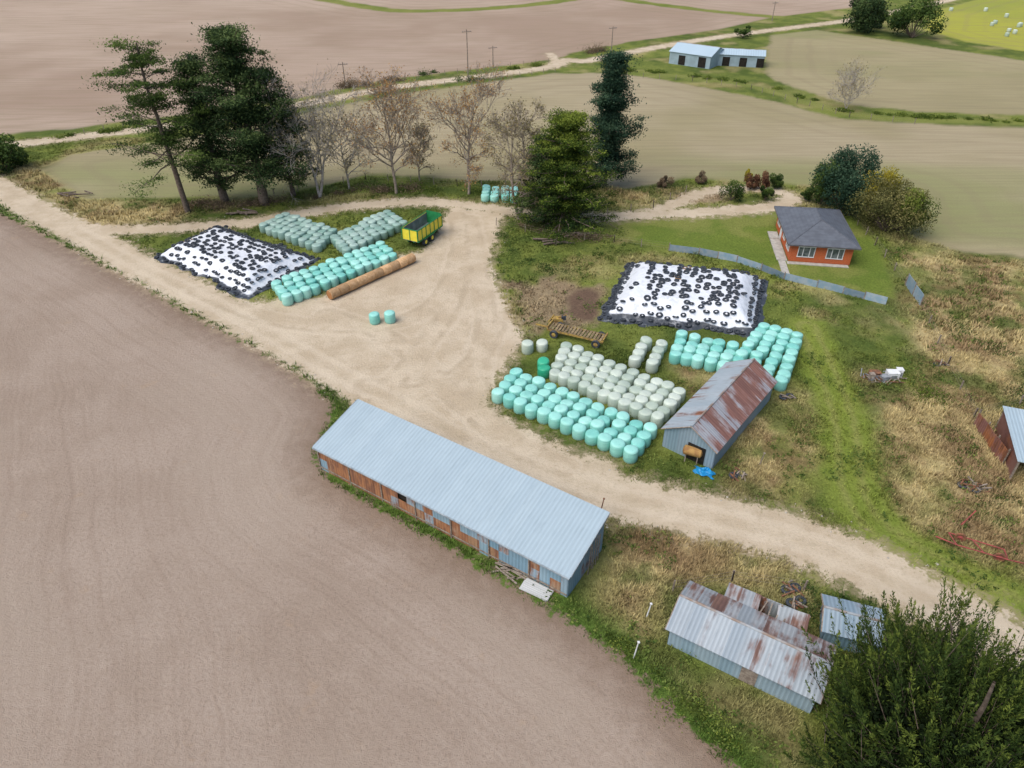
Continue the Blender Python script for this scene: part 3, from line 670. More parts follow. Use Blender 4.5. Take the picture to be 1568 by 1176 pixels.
# ------------------------------------------------------------ fences
def fence(name,pts,h,mat,gap=.0):
    p=px(pts);c=np.append(p[0],0);mb=MB()
    for a,b in zip(p[:-1],p[1:]):
        L=np.linalg.norm(b-a);rz=math.atan2(*(b-a)[::-1]);n=max(1,int(L/2.3))
        for i in range(n):
            q=a+(b-a)*(i+.5)/n-c[:2];hh=h*random.uniform(.88,1.06);box(mb,(q[0],q[1],hh/2),(L/n-.04,.04,hh),0,rz+random.uniform(-.03,.03),ry=random.uniform(-.02,.02),tint=random.random())
            q=a+(b-a)*i/n-c[:2];box(mb,(q[0],q[1],h*.54),(.11,.11,h*1.08),1,rz)
        for z in(.3*h,.8*h):
            q=(a+b)/2-c[:2]; nrm=np.array([-(b-a)[1],(b-a)[0]])/L*.06;box(mb,(q[0]+nrm[0],q[1]+nrm[1],z),(L,.05,.09),1,rz)
    mb.build(name,[mat,wood],loc=c)
fbl=simple('blue_fence_panels',(.20,.30,.38),(.30,.36,.40),1.3,.7,tint=True)
fence('panel_fence',[(1024,384),(1070,390),(1128,402),(1165,414),(1200,428),(1250,440),(1290,450),(1356,467)],.95,fbl)
fence('panel_fence',[(1386,437),(1397,452),(1409,468)],1.5,fbl)
def wirefence(pts,name='post_and_wire_fence'):
    p=px(pts);c=np.append(p[0],0);mb=MB()
    for a,b in zip(p[:-1],p[1:]):
        L=np.linalg.norm(b-a);n=max(1,int(L/3.2))
        for i in range(n+1):
            q=a+(b-a)*i/n-c[:2];box(mb,(q[0],q[1],.55),(.1,.1,1.2),0,ry=random.uniform(-.06,.06))
        A=a-c[:2];B=b-c[:2]
        for z in(.4,.75,1.05): tubes(mb,[[A[0],A[1],z]],[[B[0],B[1],z]],.008,.008,3,0)
    mb.build(name,[wood],loc=c)
wirefence([(930,330),(1000,318),(1050,295)]);wirefence([(1300,330),(1340,375),(1385,437)]);wirefence([(760,345),(850,366),(940,372),(1024,384)])
wirefence([(130,206),(300,176),(480,150),(600,124),(720,110),(840,96)]);wirefence([(960,118),(1060,124),(1150,137),(1220,158),(1300,180),(1400,190)])
wirefence([(490,150),(600,141),(720,127),(850,110)]);wirefence([(420,300),(560,275),(700,285),(850,290)])
wirefence([(1409,468),(1450,560),(1490,640)]);wirefence([(1490,640),(1560,620)]);wirefence([(1030,905),(1120,890),(1230,905)])
def pole(u,vb,vt,arm=True):
    h=max(5.,top_h(u,vb,vt));p=G(u,vb);mb=MB();tubes(mb,[[0,0,0]],[[0,0,h]],.15,.10,8,0)
    if arm:
        box(mb,(0,0,h-.5),(2.2,.12,.14),0,rz=.3)
        for x in(-1,-.4,.4,1): box(mb,(x*.95,x*.28,h-.33),(.08,.08,.2),1)
        if h>11: box(mb,(0,-.35,h-2.6),(.7,.5,.9),1)
    mb.build('power_pole',[wood,simple('insulator',(.3,.32,.33),None,2,.4)],loc=(p[0],p[1],0))
for a in((717,122,45),(529,132,95),(755,104,70),(936,78,40),(1182,32,2)): pole(*a)
# ------------------------------------------------------------ trees
bark=simple('bark',(.19,.15,.12),(.11,.085,.07),3,.95,bump=.3); barkL=simple('pale_bark',(.44,.41,.37),(.31,.27,.24),3,.95); barkB=simple('brown_bark',(.33,.28,.23),(.22,.18,.145),3,.95)
def wander(p,d,L,r0,r1,n,segs,up=.0,jit=.15):
    d=np.array(d,float);p=np.array(p,float);out=[]
    for i in range(n):
        d=d+rng.normal(0,jit,3);d[2]+=up;d/=np.linalg.norm(d);q=p+d*L/n
        segs.append((p,q,r0+(r1-r0)*i/n,r0+(r1-r0)*(i+1)/n));out.append(q);p=q
    return p,d,out
def put(mb,segs,mat,n=5):
    a=np.array([s[0] for s in segs]);b=np.array([s[1] for s in segs]);tubes(mb,a,b,np.array([s[2] for s in segs]),np.array([s[3] for s in segs]),n,mat)
def bare_tree(name,u,vb,vt,wpx,lv=7,spread=.55,leafM=None,nleaf=0,bk=None,trunks=1,ls=.13):
    """leader trunk with side limbs from 25% of the height up -> oval crown"""
    p=G(u,vb);h=top_h(u,vb,vt);segs=[];thin=[];tips=[]
    D=math.sqrt(p[0]**2+p[1]**2+(H-h*.6)**2);Rw=wpx/2*D/F
    def grow(p,d,L,r,l):
        q,d2,pts=wander(p,d,L,r,r*.6,3 if l<2 else 2,segs if l<2 else thin,.03,.16)
        tips.append(q)
        if l>=lv-3: return
        for i in range(3 if l>0 else 4):
            e=rng.normal(size=3);e-=e.dot(d2)*d2;e/=np.linalg.norm(e)+1e-9
            dd=d2+e*spread*rng.uniform(.7,1.5);dd[2]+=.06;dd/=np.linalg.norm(dd)
            st=q if rng.random()<.4 else pts[rng.integers(len(pts))]
            grow(st,dd,L*rng.uniform(.52,.78),r*.55,l+1)
    for t in range(trunks):
        off=(t-(trunks-1)/2)*.35
        tr=[];wander([0,0,-.1],[off,rng.normal(0,.1),1.],h*.86,h*.017,h*.004,9,tr,.12,.08);segs+=tr
        nb=int(20/trunks)+2
        for i in range(nb):
            s=.22+.78*(i+rng.random())/nb;k=min(8,int(s*9));q=tr[k][0]+(tr[k][1]-tr[k][0])*(s*9-k)
            a=i*2.399+rng.normal(0,.6);env=math.sqrt(max(.06,1-((s-.55)/.50)**2))*.66
            d=np.array([math.cos(a),math.sin(a),.55+.7*s]);d/=np.linalg.norm(d);grow(q,d,Rw*env*rng.uniform(.5,1.2),h*.0085*(1.25-s),0)
    S=lambda L,m0,m1:[(s[0],s[1],max(s[2],m0),max(s[3],m1)) for s in L]
    mb=MB();put(mb,S(segs,.035,.028),0,6);put(mb,S(thin,.022,.014),0,3)
    T=np.array(tips)
    if leafM and nleaf:
        C=T[rng.integers(len(T),size=nleaf)]+rng.normal(0,.3,(nleaf,3));leaves(mb,C,rng.uniform(.6,1.3,nleaf)*ls,rng.uniform(0,1,nleaf),1)
    mb.build(name,[bk or barkL]+([leafM] if leafM else []),loc=(p[0],p[1],0));print(name,len(thin),h,Rw)
orange=leafmat('autumn_leaves',(.28,.14,.05),(.44,.24,.09),(.56,.37,.14));olive=leafmat('sparse_leaves',(.16,.14,.07),(.28,.23,.11),(.42,.35,.17))
bare_tree('bare_tree',490,303,160,140,7,.62,olive,1500,barkL,2)
bare_tree('autumn_tree',607,296,138,120,7,.6,orange,3400,barkB)
bare_tree('autumn_tree',643,277,200,56,6,.6,olive,1300,barkB)
bare_tree('autumn_tree',718,297,142,108,7,.6,orange,2600,barkB)
bare_tree('autumn_tree',795,335,168,90,7,.6,olive,3600,barkB,2)
bare_tree('bare_tree',535,290,185,90,6,.6,olive,1800,barkL)
bare_tree('bare_tree',450,300,190,100,6,.6,olive,900,barkL)
bare_tree('small_bare_tree',1295,168,122,54,6,.6,olive,900,barkL,2)
def conifer(name,u,vb,vt,cs,prof,nb,clr,nl,ls,flat,mat,tilt=.15,inner=.35,trunk_r=.02,ck=4,lean=0.,tb=0.):
    p=G(u,vb);h=top_h(u,vb,vt);segs=[];mb=MB()
    tr=[];wander([0,0,-.1],[lean,0,1],h*.97,h*trunk_r,h*.004,8,tr,.35,.05);segs+=tr
    def at(t):
        f=t*8;i=min(7,int(f));return tr[i][0]+(tr[i][1]-tr[i][0])*(f-i)
    CL=[];CT=[]
    for i in range(nb):
        t=cs+(1-cs)*((i+rng.random())/nb);a=i*2.399+rng.normal(0,.4);R=prof((t-cs)/(1-cs))*h*rng.uniform(.6,1.15)
        d=[math.cos(a),math.sin(a),tilt+rng.normal(0,.12)+.5*max(0,t-.85)*4]
        sg=[];q,_,pts=wander(at(t*.97),d,R,max(.04,h*trunk_r*.32*(1-t*.7)),.025,4,sg,.02,.12);segs+=sg
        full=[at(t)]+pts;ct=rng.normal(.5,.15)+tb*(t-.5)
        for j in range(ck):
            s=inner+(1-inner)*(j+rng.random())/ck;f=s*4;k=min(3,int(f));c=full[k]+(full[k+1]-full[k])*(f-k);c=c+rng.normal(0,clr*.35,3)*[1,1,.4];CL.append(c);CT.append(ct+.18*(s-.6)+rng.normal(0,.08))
    CL=np.array(CL);CT=np.array(CT);M=len(CL);r=clr*rng.uniform(.5,1.35,M)
    o=rng.normal(0,.5,(M,nl,3));o[...,2]*=flat
    C=(CL[:,None]+o*r[:,None,None]).reshape(-1,3)
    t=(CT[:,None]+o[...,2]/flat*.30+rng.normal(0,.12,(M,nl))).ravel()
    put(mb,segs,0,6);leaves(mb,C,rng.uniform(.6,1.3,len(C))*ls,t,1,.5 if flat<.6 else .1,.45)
    mb.build(name,[bark,mat],loc=(p[0],p[1],0));print(name,h,len(C))
gD=leafmat('dark_pine_foliage',(.014,.03,.012),(.042,.08,.028),(.13,.185,.06));gM=leafmat('macrocarpa_foliage',(.018,.04,.012),(.062,.11,.025),(.15,.215,.05));gY=leafmat('yellow_green_foliage',(.03,.055,.012),(.105,.155,.025),(.27,.32,.06))
gC=leafmat('cypress_foliage',(.014,.034,.008),(.055,.10,.016),(.24,.30,.045))
gDD=leafmat('deep_green_foliage',(.010,.028,.018),(.028,.068,.04),(.08,.14,.078))
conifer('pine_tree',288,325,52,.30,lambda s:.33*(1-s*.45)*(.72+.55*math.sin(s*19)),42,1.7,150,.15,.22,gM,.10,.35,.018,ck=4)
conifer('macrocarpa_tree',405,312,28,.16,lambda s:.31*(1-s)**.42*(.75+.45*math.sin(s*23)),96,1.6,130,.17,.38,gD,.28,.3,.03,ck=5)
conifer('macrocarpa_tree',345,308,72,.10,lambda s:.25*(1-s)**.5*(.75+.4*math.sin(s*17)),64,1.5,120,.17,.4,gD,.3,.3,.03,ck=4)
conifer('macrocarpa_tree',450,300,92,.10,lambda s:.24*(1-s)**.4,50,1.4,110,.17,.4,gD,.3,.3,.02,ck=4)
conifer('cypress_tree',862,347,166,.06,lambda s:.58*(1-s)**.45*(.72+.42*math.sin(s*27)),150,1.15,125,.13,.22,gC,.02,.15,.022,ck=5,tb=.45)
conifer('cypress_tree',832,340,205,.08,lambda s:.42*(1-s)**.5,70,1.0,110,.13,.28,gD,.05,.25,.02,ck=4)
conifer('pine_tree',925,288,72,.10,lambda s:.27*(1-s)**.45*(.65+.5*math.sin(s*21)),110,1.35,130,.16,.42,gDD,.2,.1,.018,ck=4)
def shrub(name,u,vb,vt,wpx,mat,n=5000,ls=.09,lob=14):
    p=G(u,vb);h=max(.5,top_h(u,vb,vt))*1.12;w=wpx/2*np.linalg.norm([p[0],p[1]*1.,H])/F*1.05
    mb=MB();seg=[];C=[];T=[]
    for i in range(lob):
        a=rng.uniform(0,6.28);rr=w*.70*math.sqrt(rng.random());z=h*rng.uniform(.22,.78)*(1-.3*(rr/w)**2);c=np.array([rr*math.cos(a),rr*math.sin(a),z])
        seg.append((np.array([0,0,0.]),c,max(.03,h*.012),.02));R=np.array([w*.34,w*.34,h*.22])*rng.uniform(.55,1.2)
        d=rng.normal(size=(n//lob,3));d/=np.linalg.norm(d,axis=1,keepdims=True);rad=rng.uniform(.4,1.15,(len(d),1))**.7
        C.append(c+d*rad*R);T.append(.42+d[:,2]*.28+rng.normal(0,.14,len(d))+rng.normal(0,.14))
    C=np.concatenate(C);T=np.concatenate(T);k=C[:,2]>.02;put(mb,seg,0,5);leaves(mb,C[k],rng.uniform(.6,1.4,k.sum())*ls,T[k],1,.2,.6)
    mb.build(name,[bark,mat],loc=(p[0],p[1],0))
red=leafmat('red_shrub_leaves',(.10,.045,.03),(.20,.10,.06),(.34,.19,.10));yel=leafmat('yellow_autumn_leaves',(.12,.12,.015),(.34,.29,.025),(.54,.45,.05));brn=leafmat('brown_shrub_leaves',(.09,.07,.045),(.19,.14,.09),(.33,.25,.15));ogr=leafmat('olive_green_leaves',(.05,.06,.02),(.15,.15,.05),(.30,.27,.10))
shrub('evergreen_tree',1286,322,230,96,gDD,20000,.13,36);shrub('evergreen_tree',1256,314,248,52,gM,8000,.12,16)
shrub('autumn_broadleaf_tree',1354,354,278,112,ogr,17000,.11,34);shrub('autumn_broadleaf_tree',1335,336,258,64,yel,8000,.11,16);shrub('evergreen_tree',1376,356,288,72,gY,8000,.11,18)
for u,vb,vt,w,m in((1118,307,262,38,gM),(1148,290,262,26,red),(1165,292,264,24,red),(1184,288,262,26,gM),(1171,307,282,22,gM),(1145,280,258,16,yel),(1017,287,268,24,brn),(1074,280,264,22,brn),(1232,305,292,20,gM)):
    shrub('garden_shrub',u,vb,vt,w,m,2600,.10,9)
shrub('evergreen_tree',1316,48,-12,66,gD,7000,.28,20);shrub('evergreen_tree',1396,58,-6,74,gM,7000,.28,20);shrub('evergreen_tree',1340,42,8,30,gM,2500,.26,9)
shrub('shrub',1137,58,38,28,gM,1500,.2,8);shrub('shrub',8,262,208,58,gM,5000,.2,14);shrub('shrub',-20,240,200,60,gD,4000,.2,12)
def hedge(name,pts,n,mat,w=1.6,h=1.8,ls=.16,nl=170):
    P=px(pts);c=np.append(P[0],0);C=[];T=[]
    for i in range(n):
        k=rng.integers(len(P)-1);s=rng.random();q=P[k]+(P[k+1]-P[k])*s-c[:2];f=rng.uniform(.5,1.2)
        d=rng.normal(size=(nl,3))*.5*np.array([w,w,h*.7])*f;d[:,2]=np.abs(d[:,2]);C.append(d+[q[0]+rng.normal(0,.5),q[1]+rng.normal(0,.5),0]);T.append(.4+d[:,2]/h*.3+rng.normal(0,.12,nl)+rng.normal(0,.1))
    mb=MB();leaves(mb,np.concatenate(C),ls,np.concatenate(T),0,.2);mb.build(name,[mat],loc=c)
hedge('roadside_bushes',[(520,134),(560,130),(612,122)],16,brn,2.2,1.9);hedge('roadside_bushes',[(640,116),(665,112)],3,gM,1.6,1.4);hedge('roadside_bushes',[(700,125),(735,122)],4,gM,1.6,1.8)
hedge('roadside_bushes',[(878,84),(920,78)],9,brn,2.2,2.2);hedge('roadside_bushes',[(760,110),(840,98)],6,gY,1.4,.9);hedge('roadside_bushes',[(965,108),(1020,112),(1150,128)],14,gY,1.4,.8)
hedge('roadside_bushes',[(1170,130),(1300,172),(1568,188)],26,gY,1.2,.7);hedge('roadside_bushes',[(90,210),(260,190),(400,170)],16,gY,1.6,.8)
hedge('undergrowth',[(290,312),(350,318),(420,310),(560,292),(640,290)],46,brn,1.5,1.,.12,130);hedge('undergrowth',[(600,288),(760,298),(850,300)],22,gY,1.2,.8,.11,110)
hedge('undergrowth',[(795,345),(860,362),(930,366)],22,brn,1.4,.9,.10,130);hedge('undergrowth',[(770,360),(800,400),(860,420)],16,gM,1.1,.6,.09,110)
hedge('bramble_patch',[(1400,612),(1420,600),(1432,612)],4,gY,1.4,1.5,.09,260);hedge('bramble_patch',[(1225,900),(1300,930),(1245,960)],9,gM,.9,.8,.07,200)
hedge('bramble_patch',[(1430,480),(1568,560),(1568,640)],18,gM,1.5,.6,.09,150);hedge('bramble_patch',[(1440,640),(1540,760),(1500,900)],14,gM,1.0,.5,.08,130);hedge('bramble_patch',[(940,960),(1010,1050),(1120,1140)],16,gY,.9,.6,.07,160)
# foreground cypress: long upswept sprays
def big_cypress():
    c0=G(1478,1155,5.);mb=MB();segs=[];tr=[]
    wander([0,0,-.1],[0,0,1],12.,.45,.08,6,tr,.3,.05);segs+=tr
    Rx,Rz=8.1,8.3;Cs=[];Ts=[];Ss=[];Ds=[]
    for i in range(1650):
        a=rng.uniform(0,6.28);ph=math.acos(rng.uniform(-.15,1.));o=np.array([math.sin(ph)*math.cos(a),math.sin(ph)*math.sin(a),math.cos(ph)])
        k=.76+.38*vn(np.array([a*2.6+9]),np.array([ph*3.]),1)[0];e=rng.uniform(.42,1.)**.5
        if rng.random()<.10: e*=1.18
        tip=o*np.array([Rx,Rx,Rz])*k*e+[0,0,3.4];L=rng.uniform(1.9,3.6);d=o*.8+[0,0,.5];d+=rng.normal(0,.25,3);d/=np.linalg.norm(d)
        st=tip-d*L;n=115;s=rng.random(n)**.8
        cur=st+np.outer(s,d)*L+np.outer(s*s,[0,0,1.])*L*.25
        side=np.cross(d,[0,0,1.]);side/=np.linalg.norm(side)+1e-9;nr=np.cross(side,d)
        an=rng.choice([0,1.3,2.6],n)+rng.normal(0,.35,n);sd=(side[None]*np.cos(an)[:,None]+nr[None]*np.sin(an)[:,None])*rng.choice([-1,1],n)[:,None]
        wd=(.46*(1-s)**.75+.03)*rng.random(n)
        Cs.append(cur+sd*wd[:,None]+d*(wd*.6)[:,None]);Ds.append(d[None]*.8+sd*.6*(wd[:,None]>.05)+[0,0,.2])
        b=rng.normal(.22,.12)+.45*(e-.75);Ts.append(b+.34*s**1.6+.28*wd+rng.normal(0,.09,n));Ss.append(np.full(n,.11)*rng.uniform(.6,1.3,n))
        if i%2==0: segs.append((st-d*.8,st+d*L*.8,.03,.01))
        if i%35==0: segs.append((np.array([0,0,rng.uniform(2,8)]),st,.12,.04))
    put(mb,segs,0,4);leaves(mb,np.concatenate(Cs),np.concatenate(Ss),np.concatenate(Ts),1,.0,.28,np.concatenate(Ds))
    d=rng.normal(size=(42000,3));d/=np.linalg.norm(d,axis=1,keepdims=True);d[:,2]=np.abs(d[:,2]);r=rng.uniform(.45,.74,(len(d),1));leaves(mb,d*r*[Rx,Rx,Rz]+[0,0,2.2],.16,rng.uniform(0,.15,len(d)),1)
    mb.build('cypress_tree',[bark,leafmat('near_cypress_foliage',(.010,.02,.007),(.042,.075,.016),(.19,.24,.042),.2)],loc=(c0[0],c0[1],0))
big_cypress()
# ------------------------------------------------------------ trailer
def wheel(mb,c,r,w,ax,mt,mh,n=18):
    c=np.array(c,float);ax=np.array(ax,float);a=c-ax*w/2;b=c+ax*w/2
    tubes(mb,[a],[a+ax*w*.2],r*.85,r,n,mt);tubes(mb,[a+ax*w*.2],[b-ax*w*.2],r,r,n,mt);tubes(mb,[b-ax*w*.2],[b],r,r*.85,n,mt)
    for s,e in((a,1),(b,-1)):
        tubes(mb,[s],[s+ax*.04*e],r*.85,r*.5,n,mt);tubes(mb,[s+ax*.03*e],[s-ax*.02*e],r*.5,.01,n,mh)
def silage_trailer():
    p0=G(641,383);p1=G(682,354);rz,L=frame(p0,p1);L=6.0;r=empty('silage_trailer',p0,rz)
    Y=simple('yellow_paint',(.86,.74,.07),(.80,.66,.06),2,.45,.4);Gn=simple('green_paint',(.025,.24,.08),(.02,.18,.06),2,.45,.4);bk=simple('trailer_interior',(.26,.30,.28),(.16,.19,.18),1,.8)
    W=2.4;z0,z1=1.15,2.65;mb=MB()
    box(mb,(L/2,0,(z0+z1)/2),(L,.06,z1-z0),0);box(mb,(L/2,W,(z0+z1)/2),(L,.06,z1-z0),0)
    box(mb,(.02,W/2,(z0+z1)/2),(.06,W-.07,z1-z0),0);box(mb,(L-.02,W/2,(z0+z1)/2+.15),(.06,W-.07,z1-z0+.3),1);box(mb,(L/2,W/2,z0-.02),(L,W,.1),2)
    for yy in(.045,W-.045): box(mb,(L/2,yy,(z0+z1)/2),(L-.1,.02,z1-z0-.05),2)
    for i in range(7):
        x=i*L/6
        for yy in(-.06,W+.06): box(mb,(x,yy,(z0+z1)/2),(.07,.1,z1-z0+.02),1)
    for yy in(-.07,W+.07): box(mb,(L/2,yy,z1+.03),(L+.15,.10,.09),1);box(mb,(L/2,yy,z0-.02),(L+.15,.12,.12),1)
    for yy in(0.,1.2,2.4): box(mb,(-.05,yy,(z0+z1)/2),(.08,.07,z1-z0),1)
    box(mb,(0,W/2,z1+.03),(.12,W+.2,.09),1);mb.build('body',[Y,Gn,bk],parent=r)
    mb=MB()
    for yy in(.75,1.65): box(mb,(L/2,yy,.95),(L-.2,.14,.22),0)
    box(mb,(L+.9,W/2,.75),(2.2,.14,.14),0,ry=.12);box(mb,(L+1.0,W/2-.2,.35),(.1,.1,.8),0)
    for yy in(-.12,W+.12): box(mb,(L*.42,yy,1.12),(2.6,.35,.05),0)
    mb.build('chassis',[Gn],parent=r)
    mb=MB()
    for x in(L*.28,L*.54):
        for yy in(.0,W-.0): wheel(mb,(x,yy,.53),.54,.42,(0,1,0),0,1)
    mb.build('wheels',[tyreM,Y],parent=r)
silage_trailer()
def flat_trailer():
    p0=G(838,514);p1=G(922,534);rz,L=frame(p0,p1);r=empty('old_flatbed_trailer',p0,rz)
    oc=simple('ochre_paint',(.46,.32,.08),(.26,.16,.07),3,.8);mb=MB()
    for i in range(int(L/.36)): box(mb,(.16+i*.36,.8,.85+random.uniform(0,.05)),(.24,1.5,.06),1,rz=random.uniform(-.06,.06),tint=random.random())
    for yy in(.1,1.5): box(mb,(L/2,yy,.74),(L,.14,.2),0)
    box(mb,(0,.8,.98),(.12,1.7,.5),0);box(mb,(L,.8,.95),(.12,1.6,.3),0);box(mb,(-.8,.8,.6),(1.8,.12,.12),0);mb.build('deck',[oc,simple('deck_boards',(.30,.23,.13),(.18,.13,.08),3,.9,tint=True)],parent=r)
    mb=MB()
    for x in(.8,L-.7):
        for yy in(-.15,1.75): wheel(mb,(x,yy,.45),.48,.26,(0,1,0),0,1)
    mb.build('wheels',[tyreM,oc],parent=r)
    mb=MB();box(mb,(.3,2.4,.7),(1.1,.7,.7),0,.3);box(mb,(.9,2.5,1.15),(.5,.5,.4),1,.3);tubes(mb,[[-.4,2.3,.8],[-.8,2.2,.3]],[[1.2,2.6,1.5],[-.2,2.4,1.3]],.07,.05,6,0);wheel(mb,(-.2,2.5,.5),.5,.25,(.3,.95,0),1,0)
    mb.build('winch_frame',[oc,tyreM],parent=r)
flat_trailer()
def misc():
    p=G(1058,706);mb=MB();
    tubes(mb,[[-.7,0,1.1]],[[.7,0,1.1]],.42,.42,14,0);tubes(mb,[[.7,0,1.1]],[[.82,0,1.1]],.42,.2,14,0,caps=True);tubes(mb,[[-.7,0,1.1]],[[-.82,0,1.1]],.42,.2,14,0,caps=True)
    for x in(-.5,.5):
        for yy in(-.3,.3): box(mb,(x,yy,.4),(.08,.08,.85),1)
    mb.build('rusty_fuel_tank',[simple('tank_rust',(.42,.26,.09),(.28,.15,.06),2,.8),wood],loc=(p[0],p[1],0),rotz=-.4)
    p=G(1078,724);n=16;s,t=np.meshgrid(np.linspace(-1,1,n),np.linspace(-.6,.6,n));z=.05+.55*fbm(s*4+9,t*4+3,1.,1)*np.clip(1.1-(s**2+t**2*2),0,1);V=np.stack([s*.8+.15*np.sin(t*7),t*.8+.12*np.sin(s*6),z],-1).reshape(-1,3)
    i,j=np.meshgrid(np.arange(n-1),np.arange(n-1),indexing='ij');k=(i*n+j).ravel();mb=MB();mb.add(V,np.stack([k,k+1,k+n+1,k+n],1),0,.5,False);mb.build('blue_tarpaulin',[simple('blue_plastic',(.02,.30,.62),(.01,.2,.45),3,.4,.4)],loc=(p[0],p[1],0),rotz=-.4)
    p=G(822,905);mb=MB()
    for i in range(4): box(mb,(random.uniform(-.1,.1),random.uniform(-.1,.1),.08+i*.05),(2.1,.95,.03),0,random.uniform(-.06,.06),ry=.05)
    mb.build('corrugated_sheet_stack',[corr('loose_iron',(.60,.62,.62),(.50,.52,.52),.2,1,.5,.16)],loc=(p[0],p[1],0),rotz=-.5)
    p=G(780,880);mb=MB()
    for i in range(12): box(mb,(random.uniform(-.8,.8),random.uniform(-.4,.4),.08+.05*i%.3),(random.uniform(1.2,2.4),.12,.07),0,random.uniform(-.5,.5)-.3)
    mb.build('timber_pile',[wood],loc=(p[0],p[1],0))
    p=G(1352,580);mb=MB()
    for (x,yy,s,m) in((.9,.2,(1.1,.8,.7),0),(1.7,.5,(.6,.6,.8),0),(0,-.2,(.8,.6,.5),1),(-.8,.3,(1.,.7,.6),2),(-1.4,-.3,(.5,.5,.8),3)):
        box(mb,(x,yy,s[2]/2),s,m,random.uniform(-.4,.4));box(mb,(x,yy,s[2]+.03),(s[0]*1.04,s[1]*1.04,.05),m,random.uniform(-.1,.1));box(mb,(x,yy-s[1]/2-.05,s[2]*.5),(s[0]*.5,.05,s[2]*.5),1)
    for i in range(26): box(mb,(random.uniform(-2,1.6),random.uniform(-1,1),random.uniform(.1,.5)),(random.uniform(.6,1.6),.08,.06),random.choice([1,2,3]),random.uniform(0,3),ry=random.uniform(-.3,.3))
    mb.build('scrap_heap',[white,simple('grey_metal',(.3,.32,.34),None,2,.5),rustM,wood],loc=(p[0],p[1],0))
    p=G(1492,838);mb=MB();rd=simple('red_paint',(.38,.09,.08),(.23,.07,.06),3,.7)
    tubes(mb,[[-1.6,1,.5],[-1.6,-.2,.5],[-1.6,1,.5],[1.7,-.6,.45],[-.2,.3,.5],[-.6,1.4,.9],[1.4,-1.6,.5],[-1.6,-.2,.5]],[[1.7,-.6,.45],[1.4,-1.6,.5],[-1.6,-.2,.5],[1.4,-1.6,.5],[.0,-.9,.5],[.4,1.9,1.9],[2.6,-1.9,.4],[-2.6,.8,.3]],.05,.05,6,0)
    for i in range(9): tubes(mb,[[-1.4+i*.34,.85-i*.17,.5]],[[-1.4+i*.34,.7-i*.17,.05]],.03,.015,5,1)
    wheel(mb,(1.,-1.3,.4),.42,.14,(.4,.9,0),1,0);wheel(mb,(-.9,.6,.4),.42,.14,(.4,.9,0),1,0)
    mb.build('hay_rake',[rd,rustM],loc=(p[0],p[1],0))
    def post(u,v,h,nm,m,r=.05):
        p=G(u,v);mb=MB();tubes(mb,[[0,0,0]],[[.15,0,h]],r,r*.8,7,0,caps=True);box(mb,(.15,0,h+.03),(r*3,r*3,.06),0);mb.build(nm,[m],loc=(p[0],p[1],0))
    post(970,1008,1.7,'white_marker_post',white);post(990,945,1.4,'white_marker_post',white);post(920,782,1.3,'fence_post',rustM)
    post(1163,712,1.3,'fence_post',wood)
    for (u,v) in((1212,905),(1220,925),(1480,745),(1500,752),(1440,560),(1130,730),(1205,610)):
        p=G(u,v);mb=MB()
        for i in range(7):
            a=random.uniform(0,3);box(mb,(random.uniform(-.5,.5),random.uniform(-.5,.5),random.uniform(.1,.5)),(random.uniform(.5,1.1),.1,.08),random.choice([0,1]),a,ry=random.uniform(-.6,.6))
        inst(mb,TV,TF,[[.3,.2,.15],[-.4,0,.15]],None,None,None,2);mb.build('scrap_heap',[rustM,wood,tyreM],loc=(p[0],p[1],0))
    for (u,v,n) in((375,327,9),(880,362,7),(120,300,6),(845,372,8)):
        p=G(u,v);a=[];b=[]
        for i in range(n):
            q=np.array([random.uniform(-2,2),random.uniform(-.7,.7),random.uniform(.12,.4)]);d=np.array([random.uniform(.6,1.6),random.uniform(-.5,.5),random.uniform(-.1,.1)]);a.append(q-d);b.append(q+d)
        mb=MB();tubes(mb,a,b,.14,.09,7,0,caps=True);mb.build('log_pile',[bark],loc=(p[0],p[1],0))
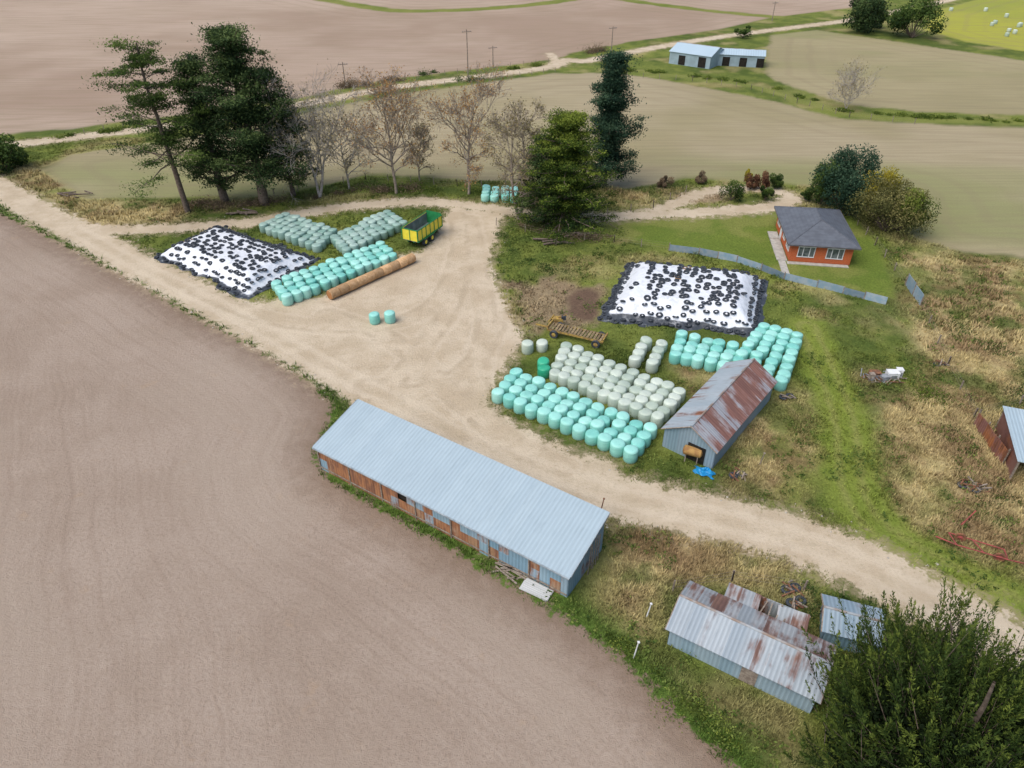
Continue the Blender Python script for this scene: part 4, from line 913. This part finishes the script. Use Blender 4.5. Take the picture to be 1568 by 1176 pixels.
    N=2200;x=rng.uniform(-60,45,N);y=rng.uniform(30,105,N);d=d_road(x,y);k=(d>-.7)&(d<1.5);x=x[k];y=y[k];M=len(x)
    ico=np.array([[1,0,0],[0,1,0],[-1,0,0],[0,-1,0],[0,0,.7],[0,0,-.4]]);fi=[[0,1,4],[1,2,4],[2,3,4],[3,0,4],[1,0,5],[2,1,5],[3,2,5],[0,3,5]]
    mb=MB();inst(mb,ico,fi,np.stack([x,y,np.full(M,.02)],1),rng.uniform(.05,.14,(M,3)),None,None,0,rng.random(M),False);mb.build('stones',[simple('stone',(.5,.46,.4),(.36,.32,.27),3,.9)])
    N=12;pts=[G(u,v) for u,v in zip(rng.uniform(1450,1600,N),rng.uniform(16,58,N))];place_bales('distant_bales',pts,pale)
misc()
# ------------------------------------------------------------ light, sky, camera
w=bpy.data.worlds.new('World');bpy.context.scene.world=w;w.use_nodes=True
nt=w.node_tree;sk=nt.nodes.new('ShaderNodeTexSky');sk.sky_type='NISHITA';sk.sun_disc=False
EL=math.radians(58);AZ=math.radians(235)
sk.sun_elevation=EL;sk.sun_rotation=AZ;sk.dust_density=3.;sk.air_density=1.;sk.ozone_density=.6
bg=nt.nodes['Background'];bg.inputs[1].default_value=.15;nt.links.new(sk.outputs[0],bg.inputs[0])
sl=bpy.data.lights.new('sun','SUN');sl.energy=2.45;sl.angle=math.radians(55);sl.color=(1.,.96,.90)
so=bpy.data.objects.new('sun',sl);bpy.context.scene.collection.objects.link(so)
so.rotation_euler=(math.pi/2-EL,0,math.pi-AZ);so.location=(0,0,80)
cam=bpy.data.cameras.new('camera');co=bpy.data.objects.new('camera',cam);bpy.context.scene.collection.objects.link(co)
co.location=(0,0,H);co.rotation_euler=(math.pi/2-P,0,0);cam.sensor_width=36;cam.lens=36*F/1568;cam.clip_start=.5;cam.clip_end=9000
sc=bpy.context.scene;sc.camera=co
sc.view_settings.view_transform='Standard';sc.view_settings.look='None';sc.view_settings.exposure=0;sc.view_settings.gamma=1
